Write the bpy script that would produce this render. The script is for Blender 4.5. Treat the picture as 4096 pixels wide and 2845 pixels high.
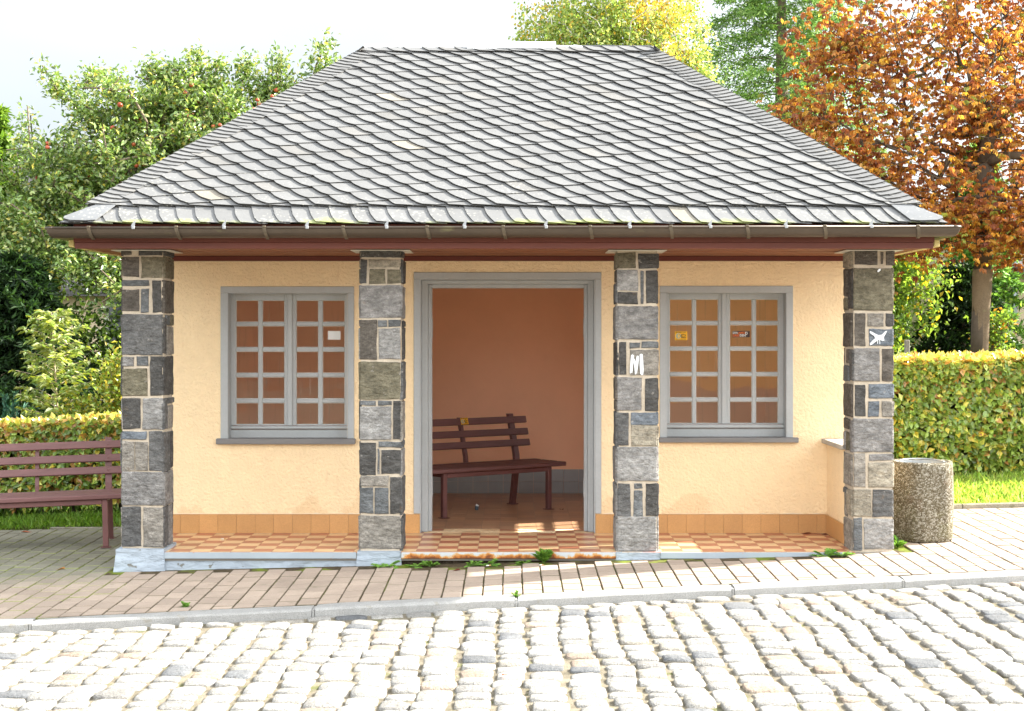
import bpy, bmesh, math, random
import numpy as np
from mathutils import Vector, Matrix, noise
R = math.radians
random.seed(7); rng = np.random.default_rng(7)
for o in list(bpy.data.objects): bpy.data.objects.remove(o)
scn = bpy.context.scene
COL = scn.collection

# ------------------------------------------------------------------ camera
CAMD, CAMH, FPX = 12.35, 1.588, 6200.0          # metres to the facade, eye height, focal length in photo pixels
cd = bpy.data.cameras.new('camera'); cam = bpy.data.objects.new('camera', cd); COL.objects.link(cam)
cam.location = (0, -CAMD, CAMH); cam.rotation_euler = (R(90), 0, 0)
cd.sensor_width = 36; cd.lens = FPX/4096*36; cd.clip_end = 2000
cd.shift_x = -5/4096; cd.shift_y = -87.5/4096
scn.camera = cam
# ------------------------------------------------------------------ light
SUN_EL, SUN_AZ = R(33), R(19.5)                   # azimuth measured from +x towards +y
sd = Vector((math.cos(SUN_AZ)*math.cos(SUN_EL), math.sin(SUN_AZ)*math.cos(SUN_EL), math.sin(SUN_EL)))
sl = bpy.data.lights.new('sun', 'SUN'); so = bpy.data.objects.new('sun', sl); COL.objects.link(so)
sl.energy = 3.8; sl.angle = R(0.55); sl.color = (1.0, 0.95, 0.86)
so.location = (20, 8, 18); so.rotation_euler = (-sd).to_track_quat('-Z', 'Y').to_euler()
w = bpy.data.worlds.new('World'); scn.world = w; w.use_nodes = True
nt = w.node_tree; nt.nodes.clear()
def N(t, ty, **k):
    n = t.nodes.new(ty)
    for a, b in k.items(): setattr(n, a, b)
    return n
out = N(nt, 'ShaderNodeOutputWorld'); bg = N(nt, 'ShaderNodeBackground')
sky = N(nt, 'ShaderNodeTexSky'); sky.sky_type = 'NISHITA'; sky.sun_disc = False
sky.sun_elevation = SUN_EL; sky.sun_rotation = R(90) - SUN_AZ
sky.dust_density = 2.0
tc = N(nt, 'ShaderNodeTexCoord')
nz = N(nt, 'ShaderNodeTexNoise'); nz.inputs['Scale'].default_value = 1.6; nz.inputs['Detail'].default_value = 5; nz.inputs['Roughness'].default_value = .5
mp = N(nt, 'ShaderNodeMapping'); mp.inputs['Scale'].default_value = (1, 1, 2.2); mp.inputs['Location'].default_value = (3.3, 1.7, .4)
nt.links.new(tc.outputs['Generated'], mp.inputs['Vector']); nt.links.new(mp.outputs[0], nz.inputs['Vector'])
rp = N(nt, 'ShaderNodeValToRGB'); e = rp.color_ramp.elements       # cloud colour: blue grey to white, in sky units
e[0].position = .36; e[0].color = (1.22, 1.29, 1.35, 1); e[1].position = .66; e[1].color = (1.9, 1.93, 1.95, 1)
nt.links.new(nz.outputs['Fac'], rp.inputs[0])
# clouds glow towards the sun; brightened behind the camera as added fill light
dt = N(nt, 'ShaderNodeVectorMath', operation='DOT_PRODUCT'); dt.inputs[1].default_value = sd
nt.links.new(tc.outputs['Generated'], dt.inputs[0])
r2 = N(nt, 'ShaderNodeMapRange'); r2.inputs[1].default_value = .35; r2.inputs[2].default_value = 1.0; r2.inputs[3].default_value = 1.0; r2.inputs[4].default_value = 2.2
nt.links.new(dt.outputs['Value'], r2.inputs[0])
sp = N(nt, 'ShaderNodeSeparateXYZ'); nt.links.new(tc.outputs['Generated'], sp.inputs[0])
r3 = N(nt, 'ShaderNodeMapRange'); r3.inputs[1].default_value = .25; r3.inputs[2].default_value = -.6; r3.inputs[3].default_value = 1.0; r3.inputs[4].default_value = 4.8
nt.links.new(sp.outputs['Y'], r3.inputs[0])
m1 = N(nt, 'ShaderNodeMath', operation='MULTIPLY'); nt.links.new(r2.outputs[0], m1.inputs[0]); nt.links.new(r3.outputs[0], m1.inputs[1])
vs = N(nt, 'ShaderNodeVectorMath', operation='SCALE'); nt.links.new(rp.outputs[0], vs.inputs[0]); nt.links.new(m1.outputs[0], vs.inputs['Scale'])
mx = N(nt, 'ShaderNodeMix', data_type='RGBA'); mx.inputs[0].default_value = .88
nt.links.new(sky.outputs[0], mx.inputs[6]); nt.links.new(vs.outputs[0], mx.inputs[7])
nt.links.new(mx.outputs[2], bg.inputs[0]); bg.inputs[1].default_value = .1
nt.links.new(bg.outputs[0], out.inputs[0])
scn.view_settings.view_transform = 'Standard'; scn.view_settings.look = 'None'
scn.view_settings.exposure = 2.5; scn.view_settings.gamma = 1
scn.render.engine = 'CYCLES'

# ------------------------------------------------------------------ helpers
def at(px, py, y):                               # photo pixel -> world point on the plane at depth y
    D = CAMD + y
    return Vector(((px-2053)*D/FPX, y, CAMH - (py-1335)*D/FPX))
def gz(x, y):                                    # ground height (pavement and garden)
    z = -.064 + .0225*x + .015*(min(y, 1.2)+1.1)
    if y > 1.2: z += (.005 + (.014 if x < 0 else .006)*max(-6, min(x, 8)))*min(y-1.2, 4)
    return z
def kerb_y(x): return -2.41 + .147*x             # back edge of the kerb
def rz(x, y): return -.064 + .0225*x + .015*(kerb_y(x)+1.1) - .045
def S(r, g, b): return tuple(((c/255)/12.92 if c/255 <= .04045 else ((c/255+.055)/1.055)**2.4) for c in (r, g, b))

def mat(name, col=(.5,.5,.5), tint=False, rough=.7, spec=.3, metal=0, var=None, bumps=(), trans=0, spots=None, extra=None):
    m = bpy.data.materials.new(name); m.use_nodes = True; t = m.node_tree; t.nodes.clear(); L = t.links.new
    o = N(t, 'ShaderNodeOutputMaterial'); p = N(t, 'ShaderNodeBsdfPrincipled')
    p.inputs['Roughness'].default_value = rough; p.inputs['Specular IOR Level'].default_value = spec; p.inputs['Metallic'].default_value = metal
    tcx = N(t, 'ShaderNodeTexCoord'); V = tcx.outputs['Object']
    if tint:
        a = N(t, 'ShaderNodeAttribute', attribute_name='tint'); c = a.outputs['Color']
    else:
        r = N(t, 'ShaderNodeRGB'); r.outputs[0].default_value = (*col, 1); c = r.outputs[0]
    if var:                                      # list of (noise scale, low multiplier, high multiplier[, stretch])
        for q in var:
            mv = N(t, 'ShaderNodeMapping'); L(V, mv.inputs[0])
            if len(q) > 3: mv.inputs['Scale'].default_value = q[3]
            n = N(t, 'ShaderNodeTexNoise'); n.inputs['Scale'].default_value = q[0]; n.inputs['Detail'].default_value = 6; n.inputs['Roughness'].default_value = .65
            L(mv.outputs[0], n.inputs['Vector'])
            mr = N(t, 'ShaderNodeMapRange'); mr.inputs[1].default_value = .3; mr.inputs[2].default_value = .7; mr.inputs[3].default_value = q[1]; mr.inputs[4].default_value = q[2]
            L(n.outputs['Fac'], mr.inputs[0])
            s = N(t, 'ShaderNodeVectorMath', operation='SCALE'); L(c, s.inputs[0]); L(mr.outputs[0], s.inputs['Scale']); c = s.outputs[0]
    if spots:                                    # list of (scale, threshold, softness, colour, strength[, stretch])
        for q in spots:
            mv = N(t, 'ShaderNodeMapping'); L(V, mv.inputs[0]); mv.inputs['Location'].default_value = (q[0]*.37, 4.1, q[0]*.11)
            if len(q) > 5: mv.inputs['Scale'].default_value = q[5]
            n = N(t, 'ShaderNodeTexNoise'); n.inputs['Scale'].default_value = q[0]; n.inputs['Detail'].default_value = 5; n.inputs['Roughness'].default_value = .6
            L(mv.outputs[0], n.inputs['Vector'])
            mr = N(t, 'ShaderNodeMapRange'); mr.inputs[1].default_value = q[1]; mr.inputs[2].default_value = q[1]+q[2]; mr.inputs[3].default_value = 0; mr.inputs[4].default_value = q[4]
            L(n.outputs['Fac'], mr.inputs[0])
            x = N(t, 'ShaderNodeMix', data_type='RGBA'); L(mr.outputs[0], x.inputs[0]); L(c, x.inputs[6]); x.inputs[7].default_value = (*q[3], 1); c = x.outputs[2]
    if extra: c = extra(t, c, V, p) or c
    L(c, p.inputs['Base Color'])
    nrm = None
    for q in bumps:                              # (scale, strength, distance[, stretch])
        mv = N(t, 'ShaderNodeMapping'); L(V, mv.inputs[0])
        if len(q) > 3: mv.inputs['Scale'].default_value = q[3]
        n = N(t, 'ShaderNodeTexNoise'); n.inputs['Scale'].default_value = q[0]; n.inputs['Detail'].default_value = 6; n.inputs['Roughness'].default_value = .6
        L(mv.outputs[0], n.inputs['Vector'])
        b = N(t, 'ShaderNodeBump'); b.inputs['Strength'].default_value = q[1]; b.inputs['Distance'].default_value = q[2]
        L(n.outputs['Fac'], b.inputs['Height'])
        if nrm: L(nrm, b.inputs['Normal'])
        nrm = b.outputs[0]
    if nrm: L(nrm, p.inputs['Normal'])
    sh = p.outputs[0]
    if trans:
        tr = N(t, 'ShaderNodeBsdfTranslucent')
        g = N(t, 'ShaderNodeMix', data_type='RGBA', blend_type='MULTIPLY'); g.inputs[0].default_value = 1
        L(c, g.inputs[6]); g.inputs[7].default_value = (1.7, 1.6, .8, 1); L(g.outputs[2], tr.inputs[0])
        ms = N(t, 'ShaderNodeMixShader'); ms.inputs[0].default_value = trans
        L(sh, ms.inputs[1]); L(tr.outputs[0], ms.inputs[2]); sh = ms.outputs[0]
    L(sh, o.inputs[0])
    return m

class G:
    """collects shapes for ONE mesh object"""
    def __init__(s): s.v = []; s.f = []; s.t = []; s.m = []; s.sm = []
    def add(s, vs, fs, tint=(.5,.5,.5), mi=0, smooth=False):
        b = len(s.v); s.v.extend([tuple(q) for q in vs]); s.t.extend([tint]*len(vs))
        for f in fs: s.f.append(tuple(i+b for i in f)); s.m.append(mi); s.sm.append(smooth)
    def box(s, x0, x1, y0, y1, z0, z1, tint=(.5,.5,.5), mi=0, M=None, bev=0):
        if bev:
            c = bev; vs = []; fs = []
            bm = bmesh.new(); bmesh.ops.create_cube(bm, size=1)
            for q in bm.verts: q.co = Vector((x0+(q.co.x+.5)*(x1-x0), y0+(q.co.y+.5)*(y1-y0), z0+(q.co.z+.5)*(z1-z0)))
            bmesh.ops.bevel(bm, geom=bm.edges[:], offset=c, segments=1, affect='EDGES')
            bm.verts.index_update(); vs = [q.co.copy() for q in bm.verts]; fs = [[q.index for q in f.verts] for f in bm.faces]; bm.free()
        else:
            vs = [Vector(q) for q in ((x0,y0,z0),(x1,y0,z0),(x1,y1,z0),(x0,y1,z0),(x0,y0,z1),(x1,y0,z1),(x1,y1,z1),(x0,y1,z1))]
            fs = [(0,3,2,1),(4,5,6,7),(0,1,5,4),(1,2,6,5),(2,3,7,6),(3,0,4,7)]
        if M: vs = [M@q for q in vs]
        s.add(vs, fs, tint, mi)
    def tube(s, pts, rads, n=8, tint=(.5,.5,.5), mi=0, caps=True, smooth=True):
        pts = [Vector(p) for p in pts]; vs = []; fs = []
        for i, p in enumerate(pts):
            d = (pts[min(i+1, len(pts)-1)] - pts[max(i-1, 0)])
            d = d.normalized() if d.length > 1e-9 else Vector((0,0,1))
            u = d.cross(Vector((0,0,1)) if abs(d.z) < .95 else Vector((1,0,0))).normalized(); v = d.cross(u)
            r = rads[i] if hasattr(rads, '__len__') else rads
            for k in range(n):
                a = 2*math.pi*k/n; vs.append(p + u*math.cos(a)*r + v*math.sin(a)*r)
        for i in range(len(pts)-1):
            for k in range(n):
                fs.append((i*n+k, i*n+(k+1)%n, (i+1)*n+(k+1)%n, (i+1)*n+k))
        if caps: fs.append(tuple(range(n-1, -1, -1))); fs.append(tuple((len(pts)-1)*n+k for k in range(n)))
        s.add(vs, fs, tint, mi, smooth)
    def prism(s, poly, h, M=None, tint=(.5,.5,.5), mi=0):  # poly in xy, extruded along z by h
        n = len(poly); vs = [Vector((x, y, 0)) for x, y in poly] + [Vector((x, y, h)) for x, y in poly]
        fs = [tuple(range(n-1, -1, -1)), tuple(range(n, 2*n))] + [(i, (i+1)%n, n+(i+1)%n, n+i) for i in range(n)]
        if M: vs = [M@q for q in vs]
        s.add(vs, fs, tint, mi)
    def build(s, name, mats, parent=None, world=True):
        me = bpy.data.meshes.new(name); me.from_pydata(s.v, [], s.f)
        a = me.color_attributes.new('tint', 'FLOAT_COLOR', 'POINT')
        arr = np.ones((len(s.v), 4), np.float32); arr[:, :3] = np.array(s.t, np.float32).reshape(-1, 3); a.data.foreach_set('color', arr.ravel())
        if not isinstance(mats, (list, tuple)): mats = [mats]
        for m in mats: me.materials.append(m)
        me.polygons.foreach_set('material_index', s.m); me.polygons.foreach_set('use_smooth', s.sm); me.update()
        o = bpy.data.objects.new(name, me); COL.objects.link(o); put(o, parent, world)
        return o
def wmat(o):                                     # world matrix of an unparented or translation-only chain
    m = o.matrix_basis.copy()
    while o.parent:
        m = o.parent.matrix_basis @ o.matrix_parent_inverse @ m; o = o.parent
    return m
def put(o, parent, world=True):
    if parent:
        o.parent = parent
        if world: o.matrix_parent_inverse = wmat(parent).inverted()
def tag(o, label=None, cat=None, group=None, kind=None):
    if label: o['label'] = label
    if cat: o['category'] = cat
    if group: o['group'] = group
    if kind: o['kind'] = kind
    return o
def empty(name, loc, rot=(0,0,0)):
    o = bpy.data.objects.new(name, None); COL.objects.link(o); o.empty_display_size = .2; o.location = loc; o.rotation_euler = rot; return o
def copy_tree(o, parent=None):
    c = o.copy(); COL.objects.link(c)
    if parent: c.parent = parent; c.matrix_parent_inverse = o.matrix_parent_inverse.copy()
    for ch in [q for q in bpy.data.objects if q.parent == o]: copy_tree(ch, c)
    return c

# leaves: one kite-shaped, folded leaf per point, as one mesh
def leaves(name, P, Dr, Nm, Ln, Wd, T, material, parent=None, wide=.5, droop=.25):
    n = len(P); P = np.asarray(P, float); Dr = np.asarray(Dr, float); Nm = np.asarray(Nm, float)
    Dr /= np.linalg.norm(Dr, axis=1, keepdims=True)+1e-9
    Sd = np.cross(Dr, Nm); Sd /= np.linalg.norm(Sd, axis=1, keepdims=True)+1e-9
    Up = np.cross(Sd, Dr)
    Ln = np.broadcast_to(np.asarray(Ln, float).reshape(-1, 1), (n, 1)); Wd = np.broadcast_to(np.asarray(Wd, float).reshape(-1, 1), (n, 1))
    V = np.empty((n, 4, 3))
    V[:, 0] = P; mid = P + Dr*Ln*wide
    V[:, 1] = mid + Sd*Wd*.5 + Up*Ln*.08; V[:, 3] = mid - Sd*Wd*.5 + Up*Ln*.08
    V[:, 2] = P + Dr*Ln - Up*Ln*droop
    me = bpy.data.meshes.new(name); me.vertices.add(4*n); me.vertices.foreach_set('co', V.reshape(-1).astype(np.float32))
    base = (np.arange(n)*4)[:, None]; F = np.concatenate([base+np.array([[0,1,2]]), base+np.array([[0,2,3]])], 1).reshape(-1)
    me.loops.add(6*n); me.loops.foreach_set('vertex_index', F.astype(np.int32))
    me.polygons.add(2*n); me.polygons.foreach_set('loop_start', np.arange(0, 6*n, 3, dtype=np.int32))
    me.update(calc_edges=True)
    a = me.color_attributes.new('tint', 'FLOAT_COLOR', 'POINT')
    c = np.ones((n, 4, 4), np.float32); c[:, :, :3] = np.asarray(T, np.float32)[:, None, :]; a.data.foreach_set('color', c.ravel())
    me.materials.append(material)
    o = bpy.data.objects.new(name, me); COL.objects.link(o); put(o, parent)
    return o
def rdir(n):
    v = rng.normal(size=(n, 3)); return v/np.linalg.norm(v, axis=1, keepdims=True)
def pick(cols, n, jit=.18, p=None):
    c = np.array(cols)[rng.choice(len(cols), n, p=p)]
    return np.clip(c*(1+rng.normal(size=(n, 1))*jit), .005, 1)

# ================================================================== SETTING: ground, road, kerb, pavement, lawn
def cx(x): return max(-9, min(9, x))
XS = [-300,-120,-60,-30,-18,-12,-9]+[i*.5 for i in range(-16,17)]+[9,12,18,30,60,120,300]
def sheet(name, ys, zf, m, lab=None):
    g = G(); vs = []; nx = len(XS)
    for yy in ys:
        for x in XS:
            y = kerb_y(cx(x)) + yy; vs.append((x, y, zf(cx(x), y)))
    fs = [(j*nx+i, j*nx+i+1, (j+1)*nx+i+1, (j+1)*nx+i) for j in range(len(ys)-1) for i in range(nx-1)]
    g.add(vs, fs, (.2,.2,.2), 0, True); return tag(g.build(name, m), kind='structure')
M_soil = mat('lawn_soil', (.07,.085,.02), rough=.95, spec=.05, var=[(3,.6,1.4),(40,.6,1.4)], spots=[(5,.56,.1,(.09,.06,.03),.8)], bumps=[(60,.6,.02)])
sheet('ground', [.05,1,2,3,3.6,4.2,5,6,7,8,10,14,20,30,50,100,400], lambda x, y: gz(x, y)-.02 - (.03 if y < 1.2 else 0), M_soil)
M_sand = mat('joint_sand', (.20,.175,.13), rough=.95, spec=.05, var=[(9,.55,1.3),(120,.6,1.4)], spots=[(6,.58,.1,(.10,.12,.03),.7)], bumps=[(150,.8,.01)])
M_joint = mat('pavement_joint', (.085,.065,.04), rough=.95, spec=.05, var=[(9,.6,1.4),(120,.6,1.4)], spots=[(3.5,.50,.1,(.16,.20,.03),.9)], bumps=[(150,.8,.01)])
sheet('road_bed', [-300,-80,-30,-14,-9,-7,-6,-5,-4,-3,-2,-1,-.5,-.1,.02], lambda x, y: rz(x, y)-.019, M_sand)

# cobbles: rounded granite setts in columns running away from the camera
M_sett = mat('granite_sett', tint=True, rough=.8, spec=.25, var=[(14,.8,1.15),(70,.72,1.25),(260,.35,1.6)], spots=[(30,.62,.05,(.12,.11,.10),.6),(70,.66,.04,(.10,.09,.08),.7)], bumps=[(28,.7,.03),(110,1,.012)])
g = G()
def sett(cx_, cy_, wx, wy, tint, h=.03, rot=0):
    GU = [-1,-.985,-.91,-.45,.45,.91,.985,1]; HZ = [-1,-.16,-.02,0,0,-.02,-.16,-1]; n = 8; vs = []; GV = [-1,-.965,-.86,-.5,.5,.88,.97,1]; HV = [-1,-.38,-.07,0,0,-.05,-.3,-1]; ph = random.random()*50; rz0 = rz(cx_, cy_) + random.uniform(-.006, .006)
    tx = random.uniform(-.04, .04); ty = random.uniform(-.04, .04); c, s_ = math.cos(rot), math.sin(rot)
    k1, k2, k3, k4 = [random.uniform(.92, 1.0) for _ in range(4)]
    for j in range(n):
        for i in range(n):
            u = GU[i]; v = GV[j]
            ez = 1+min(0, max(-1, HZ[i]+HV[j]))
            sx = (k1 if u < 0 else k2); sy = (k3 if v < 0 else k4)
            uu = u*(1-.10*abs(v)**6)*sx; vv = v*(1-.10*abs(u)**6)*sy
            if abs(u) > .99 or abs(v) > .99: uu *= 1.05; vv *= 1.05
            nzv = noise.noise(Vector((cx_*7+u*1.3, cy_*7+v*1.3, ph)))*.009
            uu += noise.noise(Vector((ph, v*1.7, u)))*.09+noise.noise(Vector((ph, v*6, u*6)))*.035; vv += noise.noise(Vector((u*1.7, ph, v)))*.09+noise.noise(Vector((u*6, ph, v*6)))*.045
            X = uu*wx/2; Y = vv*wy/2
            X, Y = X*c-Y*s_, X*s_+Y*c
            vs.append((cx_+X, cy_+Y, rz0 - h + h*ez + (nzv - .004*(u*u+v*v))*ez + tx*X + ty*Y))
    fs = [(j*n+i, j*n+i+1, (j+1)*n+i+1, (j+1)*n+i) for j in range(n-1) for i in range(n-1)]
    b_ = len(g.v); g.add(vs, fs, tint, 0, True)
    for j in range(n):
        for i in range(n):
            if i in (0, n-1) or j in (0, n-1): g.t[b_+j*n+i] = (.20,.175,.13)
def sett_tint():
    r = random.random(); b = random.uniform(.85, 1.15)
    if r < .035: t = (.15,.155,.16)
    elif r < .12: t = (.27,.26,.24)
    elif r < .20: t = (.34,.27,.21)
    elif r < .30: t = (.34,.315,.27)
    else: t = (.33,.317,.29)
    return tuple(q*b for q in t)
x = -7.0
while x < 7.2:
    wcol = random.uniform(.155, .20); xc = x + wcol/2
    y = kerb_y(xc) - .30 - random.uniform(0, .08)
    while y > -8.2:
        L_ = random.uniform(.13, .21) if random.random() > .12 else random.uniform(.21, .26)
        drift = .045*noise.noise(Vector((x*1.2, y*1.6, 2))) + random.uniform(-.010, .010)
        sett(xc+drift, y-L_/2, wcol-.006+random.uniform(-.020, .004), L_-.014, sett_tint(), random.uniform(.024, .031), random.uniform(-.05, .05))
        y -= L_
    x += wcol
ka = math.atan(.147); x = -7.0
while x < 7.2:                                   # the channel row along the kerb
    L_ = random.uniform(.14, .23); xc = x+L_/2
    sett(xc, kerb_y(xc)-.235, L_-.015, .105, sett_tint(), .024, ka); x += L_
tag(g.build('road', M_sett), kind='structure')

# kerb stones, one sheet of granite blocks
M_kerb = mat('kerb_granite', (.30,.295,.28), rough=.8, spec=.25, var=[(6,.85,1.12),(260,.5,1.4)], spots=[(9,.6,.12,(.20,.17,.11),.5)], bumps=[(120,.5,.008)])
g = G(); ends = [-7.4,-5.9,-4.4,-2.92,-1.24,.02,1.42,2.56,3.55,5.0,6.5,8]
kd = Vector((math.cos(ka), math.sin(ka), 0)); kn = Vector((-math.sin(ka), math.cos(ka), 0))
for a, b in zip(ends[:-1], ends[1:]):
    a += .005; b -= .005; P0 = Vector((a, kerb_y(a), 0)); vs = []; nseg = 8; prof = [(0,-.14),(0,-.006),(-.008,0),(-.06,.002),(-.125,0),(-.143,-.004),(-.151,-.016),(-.153,-.14)]
    j = random.uniform(-.004, .004); g.box(b-.002, b+.012, kerb_y(b)-.148, kerb_y(b)-.004, gz(b, kerb_y(b))-.14, gz(b, kerb_y(b))-.010)
    for i in range(nseg+1):
        px_ = a+(b-a)*i/nseg; e_ = .006 if i in (0, nseg) else 0
        for (q, zz) in prof:
            bx = px_; by = kerb_y(px_) + q*1.0
            nzv = noise.noise(Vector((bx*5, q*30, 3)))*.003
            vs.append((bx + (e_ if i == 0 else -e_ if i == nseg else 0), by+nzv, gz(px_, kerb_y(px_)) + zz + j + nzv - e_*.5))
    k = len(prof); fs = [(i*k+q, (i+1)*k+q, (i+1)*k+q+1, i*k+q+1) for i in range(nseg) for q in range(k-1)]
    fs += [tuple(range(k)), tuple(nseg*k+q for q in range(k-1, -1, -1))]
    g.add(vs, fs, (.4,.4,.4), 0, False)
tag(g.build('kerb', M_kerb), kind='structure')

# pavement of concrete blocks
M_pav = mat('paving_block', tint=True, rough=.85, spec=.2, var=[(3,.85,1.12),(220,.72,1.22)], spots=[(7,.62,.12,(.13,.12,.07),.45)], bumps=[(220,.5,.004)])
gp = G(); gb = G(); PW, PL = .13, .215
def pave_z(x, y): return gz(x, y)
ix = 0; x = -8.0
while x < 8.0:
    x1 = x+PW; off = (PL/2 if ix % 2 else 0) + random.uniform(-.01, .01); y = -4.2+off
    while y < 1.18:
        y1 = min(y+PL, 1.2); xm = (x+x1)/2; ym = (y+y1)/2
        inside = (-.86 < xm < .98 and ym > -1.27+.06*(xm-.3)) or (-2.98 < xm < 2.93 and ym > -1.17) if xm < 2.4 else (xm < 2.93 and ym > -1.05)
        if y1 > kerb_y(xm)+.03 and not inside and not (-2.93 < xm < 2.85 and y1 > -1.135 and xm < 2.4):
            j = .0025; ky = .0085; b = .0055; jx = random.uniform(-.0015, .0015); dz = random.uniform(-.002, .002)
            def V_(ax, ay, z): ay = max(ay, kerb_y(ax)+.006); return (ax+jx, ay, pave_z(ax, ay)+z+dz)
            c0 = [(x+j, y+ky), (x1-j, y+ky), (x1-j, y1-ky), (x+j, y1-ky)]; c1 = [(x+j+b, y+ky+b), (x1-j-b, y+ky+b), (x1-j-b, y1-ky-b), (x+j+b, y1-ky-b)]
            vs = [V_(*q, -.03) for q in c0]+[V_(*q, -.007) for q in c0]+[V_(*q, 0) for q in c1]
            fs = [(8,9,10,11)]+[(i, (i+1)%4, 4+(i+1)%4, 4+i) for i in range(4)]+[(4+i, 4+(i+1)%4, 8+(i+1)%4, 8+i) for i in range(4)]
            grey = (xm < -2.6 and ym > -1.75 + .55*(xm+5) ) or (xm < -3.2 and ym > -1.5)
            gm = max(0, min(1, (ym + 1.75 + .3*(-2.9-xm))*1.3)) if xm < -2.75 else 0
            k_ = random.uniform(.88, 1.1); A_ = (.36,.285,.225); B_ = (.20,.19,.145)
            t = tuple((A_[i]*(1-gm)+B_[i]*gm)*k_ for i in range(3))
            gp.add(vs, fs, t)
            for q_ in range(1, 13): gp.t[-q_] = t if q_ < 5 else ((.17,.20,.035) if xm < -2.7 and noise.noise(Vector((xm*1.4, ym*1.4, 5))) > -.12 else (.10,.085,.05))  # side and bevel tint: joint dirt and moss, darkened to paint edge shade
        y = y + PL
    x = x1; ix += 1
tag(gp.build('pavement', M_pav), kind='structure')
g = G(); xs = [-8+i*.5 for i in range(33)]; vs = []
for x in xs:
    for y in [kerb_y(x)+.0, -1.6 if kerb_y(x) < -1.6 else kerb_y(x)+.05, -1.1, -.4, .4, 1.2]: vs.append((x, y, gz(x, y)-.011))
fs = [(i*6+j, (i+1)*6+j, (i+1)*6+j+1, i*6+j+1) for i in range(32) for j in range(5)]
g.add(vs, fs); tag(g.build('pavement_bed', M_joint), kind='structure')
# concrete lawn edging
M_conc = mat('old_concrete', (.26,.24,.19), rough=.9, spec=.1, var=[(5,.7,1.2),(90,.6,1.3)], spots=[(8,.55,.1,(.12,.12,.06),.6)], bumps=[(90,.6,.006)])
g = G(); x = 2.95
while x < 8:
    L_ = min(.98, 8-x); z0, z1 = gz(x, 1.2), gz(x+L_, 1.2); vs = []
    for xx, zz in ((x+.004, z0), (x+L_-.004, z1)):
        for q, h in ((1.2,-.05),(1.2,.03),(1.208,.038),(1.25,.038),(1.258,.03),(1.258,-.05)): vs.append((xx, q, zz+h))
    g.add(vs, [(i, i+6, i+7, i+1) for i in range(5)]+[tuple(range(6)), tuple(range(11, 5, -1))]); x += L_
z = gz(-3.9, 1.2); g.box(-4.05, -3.35, 1.19, 1.235, z-.05, z+.012, bev=.006)
tag(g.build('lawn_edging', M_conc), kind='structure')

# grass
M_grass = mat('grass_blade', tint=True, rough=.55, spec=.3, trans=.45)
def grass(x0, x1, y0, y1, n, hmin, hmax, cols, dens=None):
    P = []; 
    xx = rng.uniform(x0, x1, n*2); yy = rng.uniform(y0, y1, n*2)
    if dens: k = np.array([dens(a, b) for a, b in zip(xx, yy)]) > rng.random(n*2); xx = xx[k]; yy = yy[k]
    xx = xx[:n]; yy = yy[:n]; m = len(xx)
    P = np.stack([xx, yy, [gz(a, b)-.015 for a, b in zip(xx, yy)]], 1)
    D_ = np.stack([rng.normal(size=m)*.45, rng.normal(size=m)*.45, np.ones(m)], 1)
    return P, D_, rng.uniform(hmin, hmax, m), pick(cols, m)
ps = [grass(2.9, 8.5, 1.26, 4.0, 26000, .03, .09, [(.24,.40,.07),(.32,.48,.10),(.38,.52,.13),(.45,.52,.18)]),
      grass(-9, -2.9, 1.3, 3.2, 16000, .03, .10, [(.12,.24,.03),(.16,.29,.04),(.20,.31,.06)], lambda a, b: 1 if b > 1.75 + .25*math.sin(a*3) else .2),
      grass(-9, 8.5, 3.2, 6.5, 6000, .06, .14, [(.08,.16,.03),(.12,.2,.04)])]
P = np.concatenate([q[0] for q in ps]); D_ = np.concatenate([q[1] for q in ps]); Lh = np.concatenate([q[2] for q in ps]); T = np.concatenate([q[3] for q in ps])
tag(leaves('grass', P, D_, rdir(len(P)), Lh, .007, T, M_grass, droop=.3), 'short bright green lawn grass around the shelter', 'grass', kind='stuff')

# ================================================================== THE SHELTER
def vt(t, a=.07): k_ = random.uniform(1-a, 1+a); return tuple(q*k_ for q in t)
PB = Vector((0, 1.1, 0))
sh = tag(empty('waiting_shelter', PB), 'yellow rendered waiting shelter with slate hip roof and four stone pillars', 'shelter')
YE = S(250,203,128)
def stain(t, c, V, p):                           # damp and patched plaster in the lowest half metre (dirt with a shape of its own)
    L = t.links.new
    sx = N(t, 'ShaderNodeSeparateXYZ'); L(V, sx.inputs[0])
    n = N(t, 'ShaderNodeTexNoise'); n.inputs['Scale'].default_value = 2.3; n.inputs['Detail'].default_value = 7; n.inputs['Roughness'].default_value = .6; L(V, n.inputs['Vector'])
    h = N(t, 'ShaderNodeMapRange'); h.inputs[1].default_value = .62; h.inputs[2].default_value = .12; h.inputs[3].default_value = -.25; h.inputs[4].default_value = .12; L(sx.outputs['Z'], h.inputs[0])
    a = N(t, 'ShaderNodeMath', operation='ADD'); L(n.outputs['Fac'], a.inputs[0]); L(h.outputs[0], a.inputs[1])
    r = N(t, 'ShaderNodeMapRange'); r.inputs[1].default_value = .565; r.inputs[2].default_value = .615; r.inputs[3].default_value = 0; r.inputs[4].default_value = .42; L(a.outputs[0], r.inputs[0])
    x = N(t, 'ShaderNodeMix', data_type='RGBA'); L(r.outputs[0], x.inputs[0]); L(c, x.inputs[6]); x.inputs[7].default_value = (.72,.48,.26,1)
    return x.outputs[2]
M_yel = mat('yellow_render', (.905,.70,.435), rough=.9, spec=.1, spots=[(9,.64,.05,(.74,.50,.27),.3,(2.5,2.5,.35))], var=[(1.2,.95,1.04),(12,.96,1.04)], bumps=[(42,.9,.022),(130,.5,.006)], extra=stain)
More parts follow.
